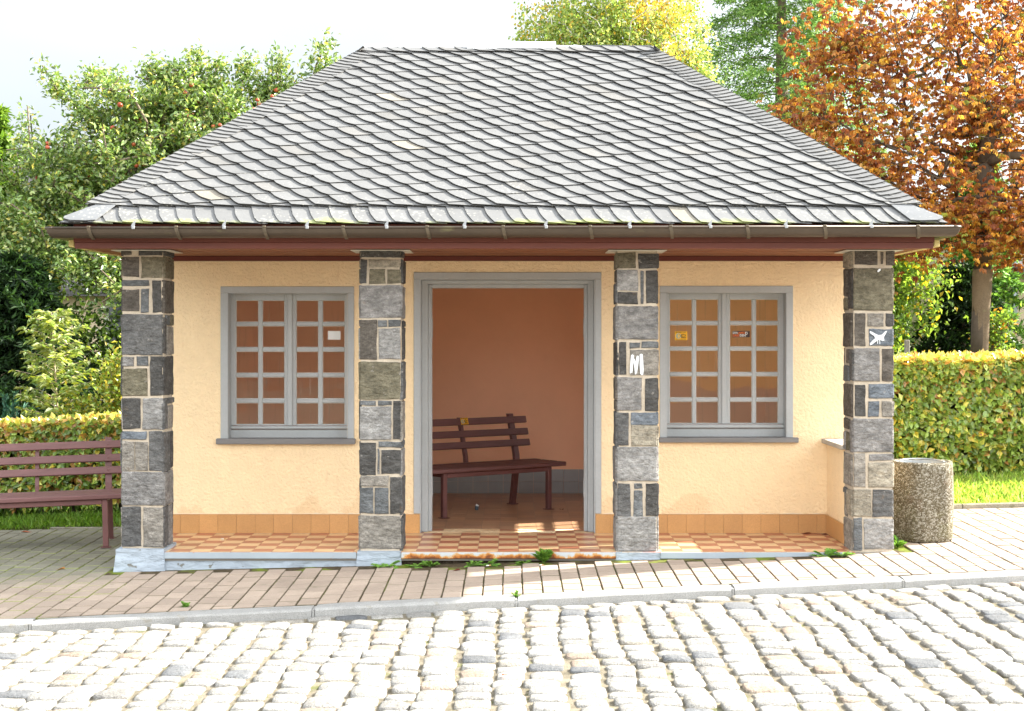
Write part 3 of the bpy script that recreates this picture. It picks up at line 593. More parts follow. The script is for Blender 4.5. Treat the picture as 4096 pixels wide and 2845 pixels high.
def window(ox, scl, oy, so, si, cols, rows, post, bar, board, sill, lab):
    """so/si surround outer/inner, all in crop pixels"""
    k0 = CAMD/FPX; yr = .115; k1 = (CAMD+yr)/FPX
    X0 = lambda a, k=k0: (ox+a*scl-2053)*k
    Z0 = lambda b, k=k0: CAMH-(oy+b*scl-1335)*k
    root = empty('window', ((X0(so[0])+X0(so[1]))/2, 0, Z0(so[3]))); put(root, sh); root['label'] = lab
    g = G(); a, b, c, d = X0(so[0]), X0(so[1]), X0(si[0]), X0(si[1]); zt, zi, zb_ = Z0(so[2]), Z0(si[2]), Z0(so[3])
    g.box(a, b, -.008, -.0005, zi, zt, bev=.003); g.box(a, c, -.008, -.0005, zb_, zi-.0005, bev=.003); g.box(d, b, -.008, -.0005, zb_, zi-.0005, bev=.003)
    # painted reveals
    g.box(c-.001, c+.004, -.007, .2, zb_, zi); g.box(d-.004, d+.001, -.007, .2, zb_, zi); g.box(c+.0045, d-.0045, -.0065, .2, zi-.004, zi+.001)
    g.build('surround', M_grey, root)
    # fixed frame
    g = G(); fx0, fx1 = c+.005, d-.005; p0, p1 = X0(post[0], k1), X0(post[1], k1)
    ft = Z0(rows[0][0], k1); g.box(fx0, fx1, yr, yr+.06, ft+.062, zi-.005)
    g.box(fx0, X0(cols[0][0], k1)-.052, yr, yr+.06, zb_, ft+.0615); g.box(X0(cols[-1][1], k1)+.052, fx1, yr, yr+.06, zb_, ft+.0615)
    bz0, bz1 = Z0(bar[1], k1), Z0(bar[0], k1); g.box(fx0, fx1, yr-.035, yr-.001, bz0, bz1, bev=.005)
    g.box(fx0, fx1, yr-.012, yr+.05, Z0(board[1], k1)-.01, bz0-.006)
    g.box(p0, p1, yr-.016, yr-.001, bz1+.002, ft+.058, bev=.004)
    g.build('frame', M_grey, root)
    # two sashes
    zlo = bz1+.002
    for ci in (0, 1):
        g = G(); cs = cols[ci*2:ci*2+2]; cx_ = [(X0(q[0], k1), X0(q[1], k1)) for q in cs]; rz_ = [(Z0(q[1], k1), Z0(q[0], k1)) for q in rows]
        L0 = cx_[0][0]-.05 if ci == 0 else (p0+p1)/2+.001; R1 = cx_[1][1]+.05 if ci else (p0+p1)/2-.001
        ztop = ft+.06; y0, y1 = yr, yr+.04
        g.box(L0, cx_[0][0], y0, y1, zlo, ztop, bev=.003); g.box(cx_[1][1], R1, y0, y1, zlo, ztop, bev=.003)
        g.box(cx_[0][0], cx_[1][1], y0+.0005, y1, rz_[0][1], ztop-.0005); g.box(cx_[0][0], cx_[1][1], y0+.0005, y1, zlo, rz_[-1][0])
        g.box(cx_[0][1], cx_[1][0], y0+.004, y1-.004, rz_[-1][0], rz_[0][1], bev=.004)
        for r in range(len(rz_)-1):
            for q in cx_: g.box(q[0], q[1], y0+.0045, y1-.004, rz_[r+1][1], rz_[r][0], bev=.004)
        fo = g.build('sash', M_grey, root)
        g = G()                                  # putty lines round each pane
        for q in cx_:
            for r in rz_:
                w_ = .0035
                g.box(q[0], q[1], y0+.012, y0+.02, r[0], r[0]+w_); g.box(q[0], q[1], y0+.012, y0+.02, r[1]-w_, r[1])
                g.box(q[0], q[0]+w_, y0+.0125, y0+.02, r[0]+w_, r[1]-w_); g.box(q[1]-w_, q[1], y0+.0125, y0+.02, r[0]+w_, r[1]-w_)
        g.build('putty', M_putty, root)
    for qi, q in enumerate(cols):
        if qi in (0, 2): g = G()
        for r in rows:
            a_, b_ = X0(q[0], k1), X0(q[1], k1); z0, z1 = Z0(r[1], k1), Z0(r[0], k1); yy = yr+.02+random.uniform(0, .002); ti = random.uniform(-.0015, .0015)
            g.add([(a_, yy, z0), (b_, yy+ti, z0), (b_, yy+ti, z1), (a_, yy, z1)], [(0,1,2,3)])
        if qi in (1, 3): g.build('glass', M_glass, root)
    g = G(); g.box(X0(sill[0]), X0(sill[1]), -.045, .1, Z0(sill[3]), Z0(sill[2]), bev=.004); g.build('sill', M_sill, root)
    return root, yr+.019, k1
W1, yg, kg = window(870, .4262, 1120, (30,1283,62,1490), (97,1225,122), [(172,383),(420,628),(738,946),(985,1194)], [(192,395),(432,633),(672,875),(912,1115),(1155,1357)], (657,705), (1370,1397), (1400,1472), (-5,1296,1487,1540), 'grey window with a blank white card on one pane')
W2, yg, kg = window(2620, .4261, 1120, (45,1295,57,1480), (107,1235,118), [(138,350),(385,595),(703,912),(948,1157)], [(182,388),(422,628),(662,868),(902,1107),(1142,1347)], (625,668), (1355,1388), (1390,1465), (35,1340,1478,1525), 'grey window with two small stickers on its panes')
# stickers and the card
M_card = mat('white_card', (.72,.73,.72), rough=.7)
M_tint = mat('printed_vinyl', tint=True, rough=.45)
def text(g, s, x, z, y, h, wd, tint, th=.0004):
    c = bpy.data.curves.new('t', 'FONT'); c.body = s; c.size = 1; c.offset = .02; o = bpy.data.objects.new('t', c); COL.objects.link(o)
    dg = bpy.context.evaluated_depsgraph_get(); me = bpy.data.meshes.new_from_object(o.evaluated_get(dg)); bpy.data.objects.remove(o)
    V_ = np.array([v.co[:] for v in me.vertices]); mn, mx_ = V_.min(0), V_.max(0)
    g.add([(x+(v.co.x-mn[0])/(mx_[0]-mn[0])*wd, y-th, z+(v.co.y-mn[1])/(mx_[1]-mn[1])*h) for v in me.vertices], [tuple(p.vertices) for p in me.polygons], tint)
    bpy.data.meshes.remove(me)
T_bk = (.02,.018,.015); T_wh = (.72,.70,.66); T_or = (.72,.16,.03)
def kx(p_): return (p_-2053)*kg
def kz(p_): return CAMH-(p_-1335)*kg
g = G(); flat_poly(g, [(kx(1311),kz(1359)),(kx(1361),kz(1359)),(kx(1361),kz(1324.5)),(kx(1311),kz(1324.5))], yg-.001, .001); g.build('card', M_card, W1)
def yellow_sticker(parent, X, Z, y, w_, h_, M=None, world=True):
    """origin lower left; yellow ground, green and white round emblem, a raised fist in outline, two lines of words"""
    T = lambda u, v: (X+u*w_, Z+v*h_); Ye = (.80,.42,.015); Bk = (.05,.025,.008)
    g = G(); flat_poly(g, [T(0,0),T(1,0),T(1,1),T(0,1)], y, .0006, Ye)
    def disc(cx_, cz_, r, c, yy):
        flat_poly(g, [(X+cx_*w_+r*h_*math.cos(2*math.pi*i/20), Z+cz_*h_+r*h_*math.sin(2*math.pi*i/20)) for i in range(20)], yy, .0003, c)
    disc(.28,.48,.31,(.66,.64,.50), y-.0007); disc(.28,.48,.26,(.16,.26,.15), y-.0011); disc(.28,.48,.205,(.66,.62,.40), y-.0015)
    for a in ([(.27,.30),(.33,.30),(.38,.42),(.38,.56),(.33,.68),(.27,.68)],): flat_poly(g, [T(*q) for q in a], y-.0019, .0003, (.78,.42,.03))
    flat_poly(g, [T(*q) for q in [(.19,.34),(.23,.34),(.23,.64),(.19,.64)]], y-.0019, .0003, (.16,.26,.15))
    def line(pts, t_):
        for (a, b), (c, d) in zip(pts[:-1], pts[1:]):
            v = Vector(((c-a)*w_, (d-b)*h_)); n = Vector((-v.y, v.x)).normalized()*t_*h_/2; p = Vector(T(a, b)); q = Vector(T(c, d))
            flat_poly(g, [tuple(p-n), tuple(q-n), tuple(q+n), tuple(p+n)], y-.0008, .0004, Bk)
    line([(.89,.60),(.76,.58),(.67,.71),(.57,.64),(.50,.60),(.49,.45),(.55,.27),(.68,.27),(.78,.33),(.89,.26)], .07)
    line([(.62,.55),(.64,.42),(.67,.30)], .06); line([(.52,.55),(.58,.42),(.55,.30)], .04); line([(.86,.56),(.84,.42),(.70,.40)], .04)
    text(g, 'DYNAMO FANS', X+.08*w_, Z+.84*h_, y-.0008, .11*h_, .80*w_, T_bk); text(g, 'GEGEN DEN DFB', X+.08*w_, Z+.06*h_, y-.0008, .09*h_, .80*w_, T_bk)
    if M: g.v = [tuple(M @ Vector(v)) for v in g.v]
    g.build('sticker', M_tint, parent, world)
yellow_sticker(W2, kx(2700.5), kz(1361), yg, 50*kg, 35*kg)
X_, Z_ = kx(2930.5), kz(1349.5); w_, h_ = 70.5*kg, 24.5*kg
g = G(); flat_poly(g, [(X_,Z_),(X_+w_,Z_),(X_+w_,Z_+h_),(X_,Z_+h_)], yg-.0, .0008, (.045,.025,.02))
text(g, 'DYN', X_+.03*w_, Z_+.54*h_, yg-.001, .36*h_, .28*w_, T_wh); text(g, 'AMO', X_+.33*w_, Z_+.54*h_, yg-.001, .36*h_, .40*w_, T_or)
text(g, 'DRES', X_+.03*w_, Z_+.12*h_, yg-.001, .36*h_, .38*w_, T_or); text(g, 'DEN', X_+.43*w_, Z_+.12*h_, yg-.001, .36*h_, .33*w_, T_wh)
text(g, 'D', X_+.74*w_, Z_+.42*h_, yg-.0014, .46*h_, .13*w_, T_wh); g.build('sticker', M_tint, W2)
# side windows: the right throws the floor pattern, the left is added fill
def side_window(xf, q, cols, xs, lab):
    root = empty('window', (xf, (q[0]+q[1])/2, q[2])); put(root, sh); root['label'] = lab
    g = G(); y0, y1, z0, z1 = q
    g.box(xf, xf+.05, y0, y0+.05, z0, z1); g.box(xf, xf+.05, y1-.05, y1, z0, z1); g.box(xf, xf+.05, y0+.05, y1-.05, z1-.05, z1); g.box(xf, xf+.05, y0+.05, y1-.05, z0, z0+.05)
    for k in range(1, cols): yy = y0+.05+(y1-y0-.1)*k/cols; g.box(xf+.005, xf+.045, yy-.014, yy+.014, z0+.05, z1-.05)
    for k in range(1, 5): zz = z0+.05+(z1-z0-.1)*k/5; g.box(xf+.0055, xf+.0445, y0+.05, y1-.05, zz-.022, zz+.022)
    g.build('frame', M_grey, root)
    g = G(); g.box(xs, xs+.09, y0-.03, y1+.03, z0-.035, z0-.001); g.build('sill', M_sill, root)
side_window(2.66, SW, 3, 2.72, 'side window with three columns of small panes')
side_window(-2.74, SWL_ADDED, 5, -2.885, 'side window with five columns of small panes, unseen and added for fill light')

# door opening: rendered surround and wooden frame
root = empty('doorway', (0, 0, 0)); put(root, sh)
k0 = CAMD/FPX; a, b = (1655-2053)*k0, (2405-2053)*k0; c, d = DR[0], DR[1]; zt, zi = CAMH+245.4*k0, DR[3]
g = G(); g.box(a, b, -.010, -.0005, zi, zt, bev=.003); g.box(a, c, -.010, -.0005, .155, zi-.0005, bev=.003); g.box(d, b, -.010, -.0005, .155, zi-.0005, bev=.003); g.build('surround', M_grey, root)
g = G(); ka_ = (CAMD+.09)/FPX; oa, ob, oz = (1727.6-2053)*ka_, (2336.5-2053)*ka_, CAMH+182.3*ka_
g.box(c+.001, c+.008, -.008, .09, .002, zi); g.box(d-.008, d-.001, -.008, .09, .002, zi); g.box(c+.0085, d-.0085, -.0075, .09, zi-.006, zi-.0005)
for xa, xb, s_ in ((c+.009, oa, 1), (ob, d-.009, -1)):
    m_ = xa+(xb-xa)*.62 if s_ > 0 else xb-(xb-xa)*.62
    if s_ > 0: g.box(xa, m_, .045, .20, .003, zi-.007, bev=.003); g.box(m_+.0005, xb, .085, .18, .002, oz+.03, bev=.003)
    else: g.box(m_, xb, .045, .20, .003, zi-.007, bev=.003); g.box(xa, m_-.0005, .085, .18, .002, oz+.03, bev=.003)
g.box(c+.009, d-.009, .0455, .1995, oz+.032, zi-.0075, bev=.003); g.box(oa, ob, .0855, .18, oz, oz+.0315, bev=.003)
for zc in (.28, 1.56): g.box(oa, oa+.004, .10, .15, zc, zc+.15); g.box(ob-.004, ob, .10, .15, zc, zc+.15)
g.build('door_frame', M_grey, root)

# parapet on the right of the porch
root = empty('parapet', (2.63, -.4, 0)); put(root, sh)
g = G(); g.box(2.500, 2.765, -.731, -.0005, -.2, .715); g.build('wall', M_yel, root)
g = G(); g.box(2.455, 2.80, -.731, -.0005, .717, .752, bev=.005); g.build('coping', mat('coping_stone', (.40,.36,.30), rough=.8, var=[(8,.8,1.15)], bumps=[(30,.4,.006)]), root)

# ================================================================== ROOF
EX0, EX1, EY0, EY1, EZ = -3.145, 3.005, -1.50, 3.80, 2.372
RX0, RX1, RY, RZ = -1.279, 1.203, 1.15, 4.055
roof = empty('roof', (0, 1.15, EZ)); put(roof, sh)
def lichen(t, c, V, p):                          # yellow-green growth along the wet eaves edge, crusts higher up
    L = t.links.new; sx = N(t, 'ShaderNodeSeparateXYZ'); L(V, sx.inputs[0])
    n = N(t, 'ShaderNodeTexNoise'); n.inputs['Scale'].default_value = 5; n.inputs['Detail'].default_value = 6; L(V, n.inputs['Vector'])
    h = N(t, 'ShaderNodeMapRange'); h.inputs[1].default_value = EZ+.06; h.inputs[2].default_value = EZ+.0; h.inputs[3].default_value = -.30; h.inputs[4].default_value = .10; L(sx.outputs['Z'], h.inputs[0])
    a = N(t, 'ShaderNodeMath', operation='ADD'); L(n.outputs['Fac'], a.inputs[0]); L(h.outputs[0], a.inputs[1])
    r = N(t, 'ShaderNodeMapRange'); r.inputs[1].default_value = .53; r.inputs[2].default_value = .66; r.inputs[3].default_value = 0; r.inputs[4].default_value = .5; L(a.outputs[0], r.inputs[0])
    x = N(t, 'ShaderNodeMix', data_type='RGBA'); L(r.outputs[0], x.inputs[0]); L(c, x.inputs[6]); x.inputs[7].default_value = (.30,.34,.07,1)
    v = N(t, 'ShaderNodeTexVoronoi'); v.inputs['Scale'].default_value = 32; L(V, v.inputs['Vector'])
    n3 = N(t, 'ShaderNodeTexNoise'); n3.inputs['Scale'].default_value = 3.1; n3.inputs['Detail'].default_value = 4; L(V, n3.inputs['Vector'])
    h2 = N(t, 'ShaderNodeMapRange'); h2.inputs[1].default_value = EZ+.5; h2.inputs[2].default_value = EZ; h2.inputs[3].default_value = -.10; h2.inputs[4].default_value = .13; L(sx.outputs['Z'], h2.inputs[0])
    s1 = N(t, 'ShaderNodeMath', operation='SUBTRACT'); L(n3.outputs['Fac'], s1.inputs[0]); L(v.outputs['Distance'], s1.inputs[1])
    s2 = N(t, 'ShaderNodeMath', operation='ADD'); L(s1.outputs[0], s2.inputs[0]); L(h2.outputs[0], s2.inputs[1])
    r_ = N(t, 'ShaderNodeMapRange'); r_.inputs[1].default_value = .36; r_.inputs[2].default_value = .40; r_.inputs[3].default_value = 0; r_.inputs[4].default_value = .4; L(s2.outputs[0], r_.inputs[0])
    y = N(t, 'ShaderNodeMix', data_type='RGBA'); L(r_.outputs[0], y.inputs[0]); L(x.outputs[2], y.inputs[6]); y.inputs[7].default_value = (.36,.35,.30,1)
    return y.outputs[2]
M_slate = mat('roof_slate', tint=True, rough=.5, spec=.4, var=[(5,.88,1.1),(60,.93,1.06)], bumps=[(14,.25,.006),(70,.25,.002)], extra=lichen)
M_deck = mat('roof_deck', (.03,.025,.02), rough=.9)
def clip(poly, planes):
    for (nx, ny, c) in planes:                   # keep nx*u + ny*v >= c
        o = []
        for i in range(len(poly)):
            a, b = poly[i], poly[(i+1) % len(poly)]; da, db = nx*a[0]+ny*a[1]-c, nx*b[0]+ny*b[1]-c
            if da >= 0: o.append(a)
            if da*db < 0: k = da/(da-db); o.append((a[0]+(b[0]-a[0])*k, a[1]+(b[1]-a[1])*k))
        poly = o
        if len(poly) < 3: return None
    return poly
def slate(g, fr, Np, a, b, bulge, planes, h0, c1, c2, tint, oa=.35, ob=.35, th=.0065):
    O, U, Vv, Nn = fr; nj = lambda: random.uniform(-1, 1)
    Np = (Np[0]+nj()*.006, Np[1]+nj()*.006); pts = []; K = 7
    top = (b[0], b[1])
    for i in range(K+1):                         # rounded lower left edge
        s = i/K; x, y = top[0]*(1-s), top[1]*(1-s); q = 4*s*(1-s)*(.9+.5*s)
        L_ = math.hypot(*top); nx, ny = -top[1]/L_, top[0]/L_      # perpendicular, pointing down-left
        if nx > 0 or ny > 0: nx, ny = (nx, ny) if ny < 0 else (-nx, -ny)
        bj = bulge*(1+.15*nj()) if 0 < i < K else 0
        pts.append((Np[0]+x+nx*bj*q+nj()*.0012, Np[1]+y+ny*bj*q+nj()*.0012))
    for s in (.33, .66, 1): pts.append((Np[0]+a[0]*s, Np[1]+a[1]*s+nj()*.0015))
    pts.append((Np[0]+a[0]*(1+oa), Np[1]+a[1]*(1+oa))); pts.append((Np[0]+a[0]*(1+oa)+b[0]*(1+ob), Np[1]+a[1]*(1+oa)+b[1]*(1+ob))); pts.append((Np[0]+b[0]*(1+ob), Np[1]+b[1]*(1+ob)))
    det = a[0]*b[1]-a[1]*b[0]
    P = clip(pts, planes)
    if not P: return
    h0 += random.uniform(-.0015, .0015); dj = random.uniform(-.0012, .0012)
    def H(u, v):
        du, dv = u-Np[0], v-Np[1]; al = (du*b[1]-dv*b[0])/det; be = (a[0]*dv-a[1]*du)/det
        return h0 - (c1+dj)*al - c2*be
    top_ = [O+U*u+Vv*v+Nn*H(u, v) for u, v in P]; bot = [p-Nn*th for p in top_]; n = len(P)
    g.add(top_, [tuple(range(n))], tint); g.add(top_+bot, [(i, n+i, n+(i+1) % n, (i+1) % n) for i in range(n)], (.035,.034,.03))
def stint():
    k_ = random.uniform(.94, 1.06); t = (.142,.142,.140)
    r = random.random()
    if r < .012: t = (.21,.19,.155)
    elif r < .07: t = (.15,.146,.138)
    return tuple(q*k_ for q in t)
def slope(g, p00, p10, r0, r1, full=True):
    """one roof plane: eave from p00 to p10 (left to right seen from outside), ridge r0..r1"""
    p00, p10, r0, r1 = map(Vector, (p00, p10, r0, r1)); U = (p10-p00).normalized(); W_ = (p10-p00).length
    Nn = U.cross(r0-p00).normalized(); Vv = Nn.cross(U); fr = (p00, U, Vv, Nn)
    u0, v0 = (r0-p00).dot(U), (r0-p00).dot(Vv); u1 = (r1-p00).dot(U)
    left = (v0, -u0, 0); right = (-v0, -(W_-u1), -v0*W_)          # inside the hips
    def norm(p): L_ = math.hypot(p[0], p[1]); return (p[0]/L_, p[1]/L_, p[2]/L_)
    left, right = norm(left), norm(right)
    # eave course
    x = -.1
    while x < W_+.15:
        ww = random.uniform(.115, .15); slate(g, fr, (x, -.03+random.uniform(-.004, .004)), (ww, 0), (-.075, .22), .010, [(left[0], left[1], left[2]-.004), (right[0], right[1], right[2]-.004)], .018, .010, .006, stint(), .5, .2); x += ww
    top = v0-.11
    a, b = (.139, .045), (-.148, .147); rows = int(v0/.147)+30
    for r in range(-12, 40):
        for k in range(-12, 80):
            u = k*a[0]+r*b[0]; v = .13+k*a[1]+r*b[1]
            if not (-.3 < u < W_+.3 and -.05 < v < v0): continue
            if left[0]*u+left[1]*v < left[2]-.2 or right[0]*u+right[1]*v < right[2]-.2: continue
            wob = .010*math.sin(u*2.1+r); slate(g, fr, (u, v+wob), a, b, .017, [left, right, (0,1,.205), (0,-1,-(v0-.01))], .036, .0145, .006, stint())
    # ridge course
    x = u0-.3
    while x < u1+.2 and u1-u0 > .2:
        ww = random.uniform(.13, .17); slate(g, fr, (x, top), (ww, 0), (-.08, .11), .008, [left, right, (0,-1,-v0)], .048, .009, .004, stint(), .5, .25); x += ww
    # hip bands
    hl = Vector((u0, v0)); Lh = hl.length; hd = hl/Lh; n = int(Lh/.062)
    for i in range(2, n+1):
        q = hd*(i*.062); off = random.uniform(-.004, .006); e0 = q + Vector((-.012-off, .006))
        P = [tuple(e0), tuple(e0+Vector((.08, -.034))), tuple(e0+Vector((.165, -.042))), tuple(e0+Vector((.165, -.042))+hd*.10), tuple(e0+hd*.10)]
        P = clip(P, [(0,1,.205),(0,-1,-v0)])
        if P:
            H = lambda u, v: .043 - .016*((Vector((u, v))-e0).dot(hd))/.10
            t_ = [p00+U*u+Vv*v+Nn*(H(u, v)) for u, v in P]; m = len(P); g.add(t_, [tuple(range(m))], stint()); g.add(t_+[p-Nn*.008 for p in t_], [(j, m+j, m+(j+1) % m, (j+1) % m) for j in range(m)], (.075,.073,.068))
    hr = Vector((u1-W_, v0)); Lh = hr.length; hd2 = hr/Lh; n = int(Lh/.062)
    for i in range(2, n+1):
        q = Vector((W_, 0))+hd2*(i*.062); off = random.uniform(-.004, .006); e0 = q + Vector((.012+off, .006))
        P = [tuple(e0), tuple(e0+hd2*.10), tuple(e0+Vector((-.165, -.045))+hd2*.10), tuple(e0+Vector((-.165, -.045))), tuple(e0+Vector((-.08, -.036)))]
        P = clip(P, [(0,1,.205),(0,-1,-v0)])
        if P:
            H = lambda u, v: .043 - .016*((Vector((u, v))-e0).dot(hd2))/.10
            t_ = [p00+U*u+Vv*v+Nn*(H(u, v)) for u, v in P]; m = len(P); g.add(t_, [tuple(range(m))], stint()); g.add(t_+[p-Nn*.008 for p in t_], [(j, m+j, m+(j+1) % m, (j+1) % m) for j in range(m)], (.075,.073,.068))
A_, B_, C_, D_ = (EX0,EY0,EZ), (EX1,EY0,EZ), (EX1,EY1,EZ), (EX0,EY1,EZ); R0, R1 = (RX0,RY,RZ), (RX1,RY,RZ)
g = G()
slope(g, A_, B_, R0, R1); slope(g, B_, C_, R1, R1); slope(g, C_, D_, R1, R0); slope(g, D_, A_, R0, R0)
# corner slates
for (x, y, sx, sy) in ((EX0,EY0,1,1),(EX1,EY0,-1,1)):
    s_ = sx; P = [(0,.03),(.0,.0),(.05,-.026),(.16,-.030),(.23,-.02),(.32,.20),(.21,.235)]
    ang = math.atan2(RZ-EZ, RY-EY0); Uq = Vector((s_,0,0)); Vq = Vector((0, math.cos(ang), math.sin(ang))); Nq = Vector((0,-math.sin(ang), math.cos(ang)))
    t_ = [Vector((x, y, EZ))+Uq*u+Vq*v+Nq*(.030-.01*u) for u, v in P]; m = len(P); g.add(t_+[p-Nq*.006 for p in t_], [tuple(range(m)), tuple(range(2*m-1, m-1, -1))]+[(j, m+j, m+(j+1) % m, (j+1) % m) for j in range(m)], (.15,.154,.158))
g.build('slates', M_slate, roof)
g = G(); g.add([A_,B_,C_,D_,R0,R1], [(0,1,5,4),(1,2,5),(2,3,4,5),(3,0,4),(0,3,2,1)]); g.v = [(x, y, z-.004) for x, y, z in g.v]; g.build('deck', M_deck, roof)
# ridge flashing, white sheet in two lengths
M_fl = mat('ridge_sheet', (.72,.73,.73), rough=.4, spec=.4, var=[(6,.9,1.05)])
g = G(); zr = RZ+.052
def capsheet(x0, x1, w_, h, z, n=6):
    for i in range(n):
        a, b = x0+(x1-x0)*i/n, x0+(x1-x0)*(i+1)/n; j = random.uniform(-.002, .002)
        pts = [(-w_, -w_*.64-h), (-w_*.5, -w_*.25), (0, .004), (w_*.5, -w_*.25), (w_, -w_*.64-h)]
        vs = [(xx, RY+p, z+q+j) for xx in (a, b) for p, q in pts]+[(xx, RY+p, z+q+j-.003) for xx in (a, b) for p, q in pts]
        g.add(vs, [(k, k+5, k+6, k+1) for k in range(4)]+[(10+k, 11+k, 16+k, 15+k) for k in range(4)]+[(k, k+1, 11+k, 10+k) for k in range(4)]+[(5+k, 15+k, 16+k, 6+k) for k in range(4)]+[(0,10,15,5),(4,9,19,14)])
capsheet(-1.29, -.395, .045, .0, zr-.002); capsheet(-.40, .37, .085, .012, zr+.020, 3); capsheet(.365, .60, .05, .0, zr-.010)
g.build('ridge_flashing', M_fl, roof)
g = G()
for i in range(4):
    a = .55+i*.158; g.box(a, a+.175, RY-.012-.012*(i%2), RY+.16, zr-.015-i*.0012, zr-.008-i*.0012)
g.build('ridge_slates', M_slate, roof).data.color_attributes['tint'].data.foreach_set('color', np.tile(np.array([.15,.154,.158,1], np.float32), 32))

# fascia, soffit, gutter
M_fas = mat('fascia_wood', (.12,.034,.023), rough=.5, spec=.3, var=[(3,.8,1.15,(.2,1,1)),(40,.9,1.08,(.1,1,1))], bumps=[(50,.3,.003,(.05,1,1))])
M_sof = mat('soffit_wood', (.25,.095,.045), rough=.6, var=[(6,.8,1.2,(.15,1,1)),(60,.85,1.1,(.05,1,1))], bumps=[(60,.3,.003,(.05,1,1))])
M_pine = mat('pale_soffit_wood', (.50,.40,.15), rough=.55, var=[(8,.8,1.15,(1,.1,1))], bumps=[(60,.3,.003,(1,.05,1))])
FX0, FX1, FY, BYF, SZ = -3.10, 2.97, -1.40, 3.68, 2.20
g = G(); g.box(FX0, FX1, FY-.022, FY, SZ-.006+.040, EZ-.012); g.box(FX0+.005, FX1-.005, FY-.014, FY, SZ-.012, SZ+.0335, bev=.003)
g.build('fascia', M_fas, roof)
g = G(); g.box(FX0, FX1, BYF, BYF+.022, SZ-.006, EZ-.012); g.build('fascia', M_fas, roof)
for x in (FX0-.0005, FX1-.0215): g = G(); g.box(x, x+.022, FY+.0005, BYF-.0005, SZ+.04, EZ-.012); g.build('fascia', M_fas, roof)
g = G()                                          # front soffit: narrow boards running along the eave, stepped like steps in a moulding
nb = 12
for i in range(nb):
    a = FY+.002+(-.002-FY)*i/nb*.985; b = FY+.002+(-.002-FY)*(i+1)/nb*.985
    g.box(FX0+.01, FX1-.01, a+.002, b-.004, SZ+.002+.0035*(i % 2), SZ+.02)
g.build('soffit', M_sof, roof)
g = G(); g.box(-2.84, 2.765, -.06, -.0015, SZ-.035, SZ+.0015); g.build('wall_plate', mat('wall_plate_paint', (.13,.03,.02), rough=.5), roof)
for (x0, x1) in ((FX0+.023, -2.842), (2.767, FX1-.023)):
    g = G(); k = 4
    for i in range(k):
        a = x0+(x1-x0)*i/k; b = x0+(x1-x0)*(i+1)/k; g.box(a+.001, b-.003, -.002, BYF-.002, SZ+.004, SZ+.02)
    g.build('soffit', M_pine, roof)
for x in (FX0-.045, FX1+.005): g = G(); g.box(x, x+.04, FY+.01, BYF-.01, SZ+.001, SZ+.052, bev=.004); g.build('bargeboard', M_pine, roof)
g = G(); g.box(XL, XR, YB+.001, BYF-.001, SZ+.003, SZ+.02); g.build('soffit', M_pine, roof)
M_brk = mat('bracket_metal', (.10,.078,.052), rough=.5, spec=.4, metal=.3, var=[(30,.7,1.3)])
M_gut = mat('gutter_metal', (.068,.050,.035), rough=.38, spec=.5, metal=.35, var=[(4,.85,1.1),(60,.93,1.05)], spots=[(9,.62,.1,(.16,.15,.07),.6,(.4,1,1))])
gut = empty('gutter', (0, -1.53, 2.3)); put(gut, sh)
def gutter(g, pts, r=.066, n=12):
    """half-round channel swept along a closed-corner path; pts = (point, outward dir)"""
    rows = []
    for p, d in pts:
        p = Vector(p); d = Vector(d); row = []
        for k in range(n+1): a = math.pi*k/n; row.append(p + d*(-math.cos(a)*r) + Vector((0,0,-math.sin(a)*r)))
        for k in range(n, -1, -1): a = math.pi*k/n; row.append(p + d*(-math.cos(a)*(r-.003)) + Vector((0,0,-math.sin(a)*(r-.003))))
        rows.append(row)
    m = len(rows[0]); vs = [q for r_ in rows for q in r_]; fs = [(i*m+k, i*m+(k+1) % m, (i+1)*m+(k+1) % m, (i+1)*m+k) for i in range(len(rows)-1) for k in range(m)]
    fs += [tuple(range(m)), tuple((len(rows)-1)*m+k for k in range(m-1, -1, -1))]
    g.add(vs, fs, smooth=False)
GY = -1.545; zl, zr_ = 2.318, 2.328; gx0, gx1 = -3.19, 3.05
g = G(); gutter(g, [((gx0+i*(gx1-gx0)/10, GY, zl+(zr_-zl)*i/10), (0,-1,0)) for i in range(11)])
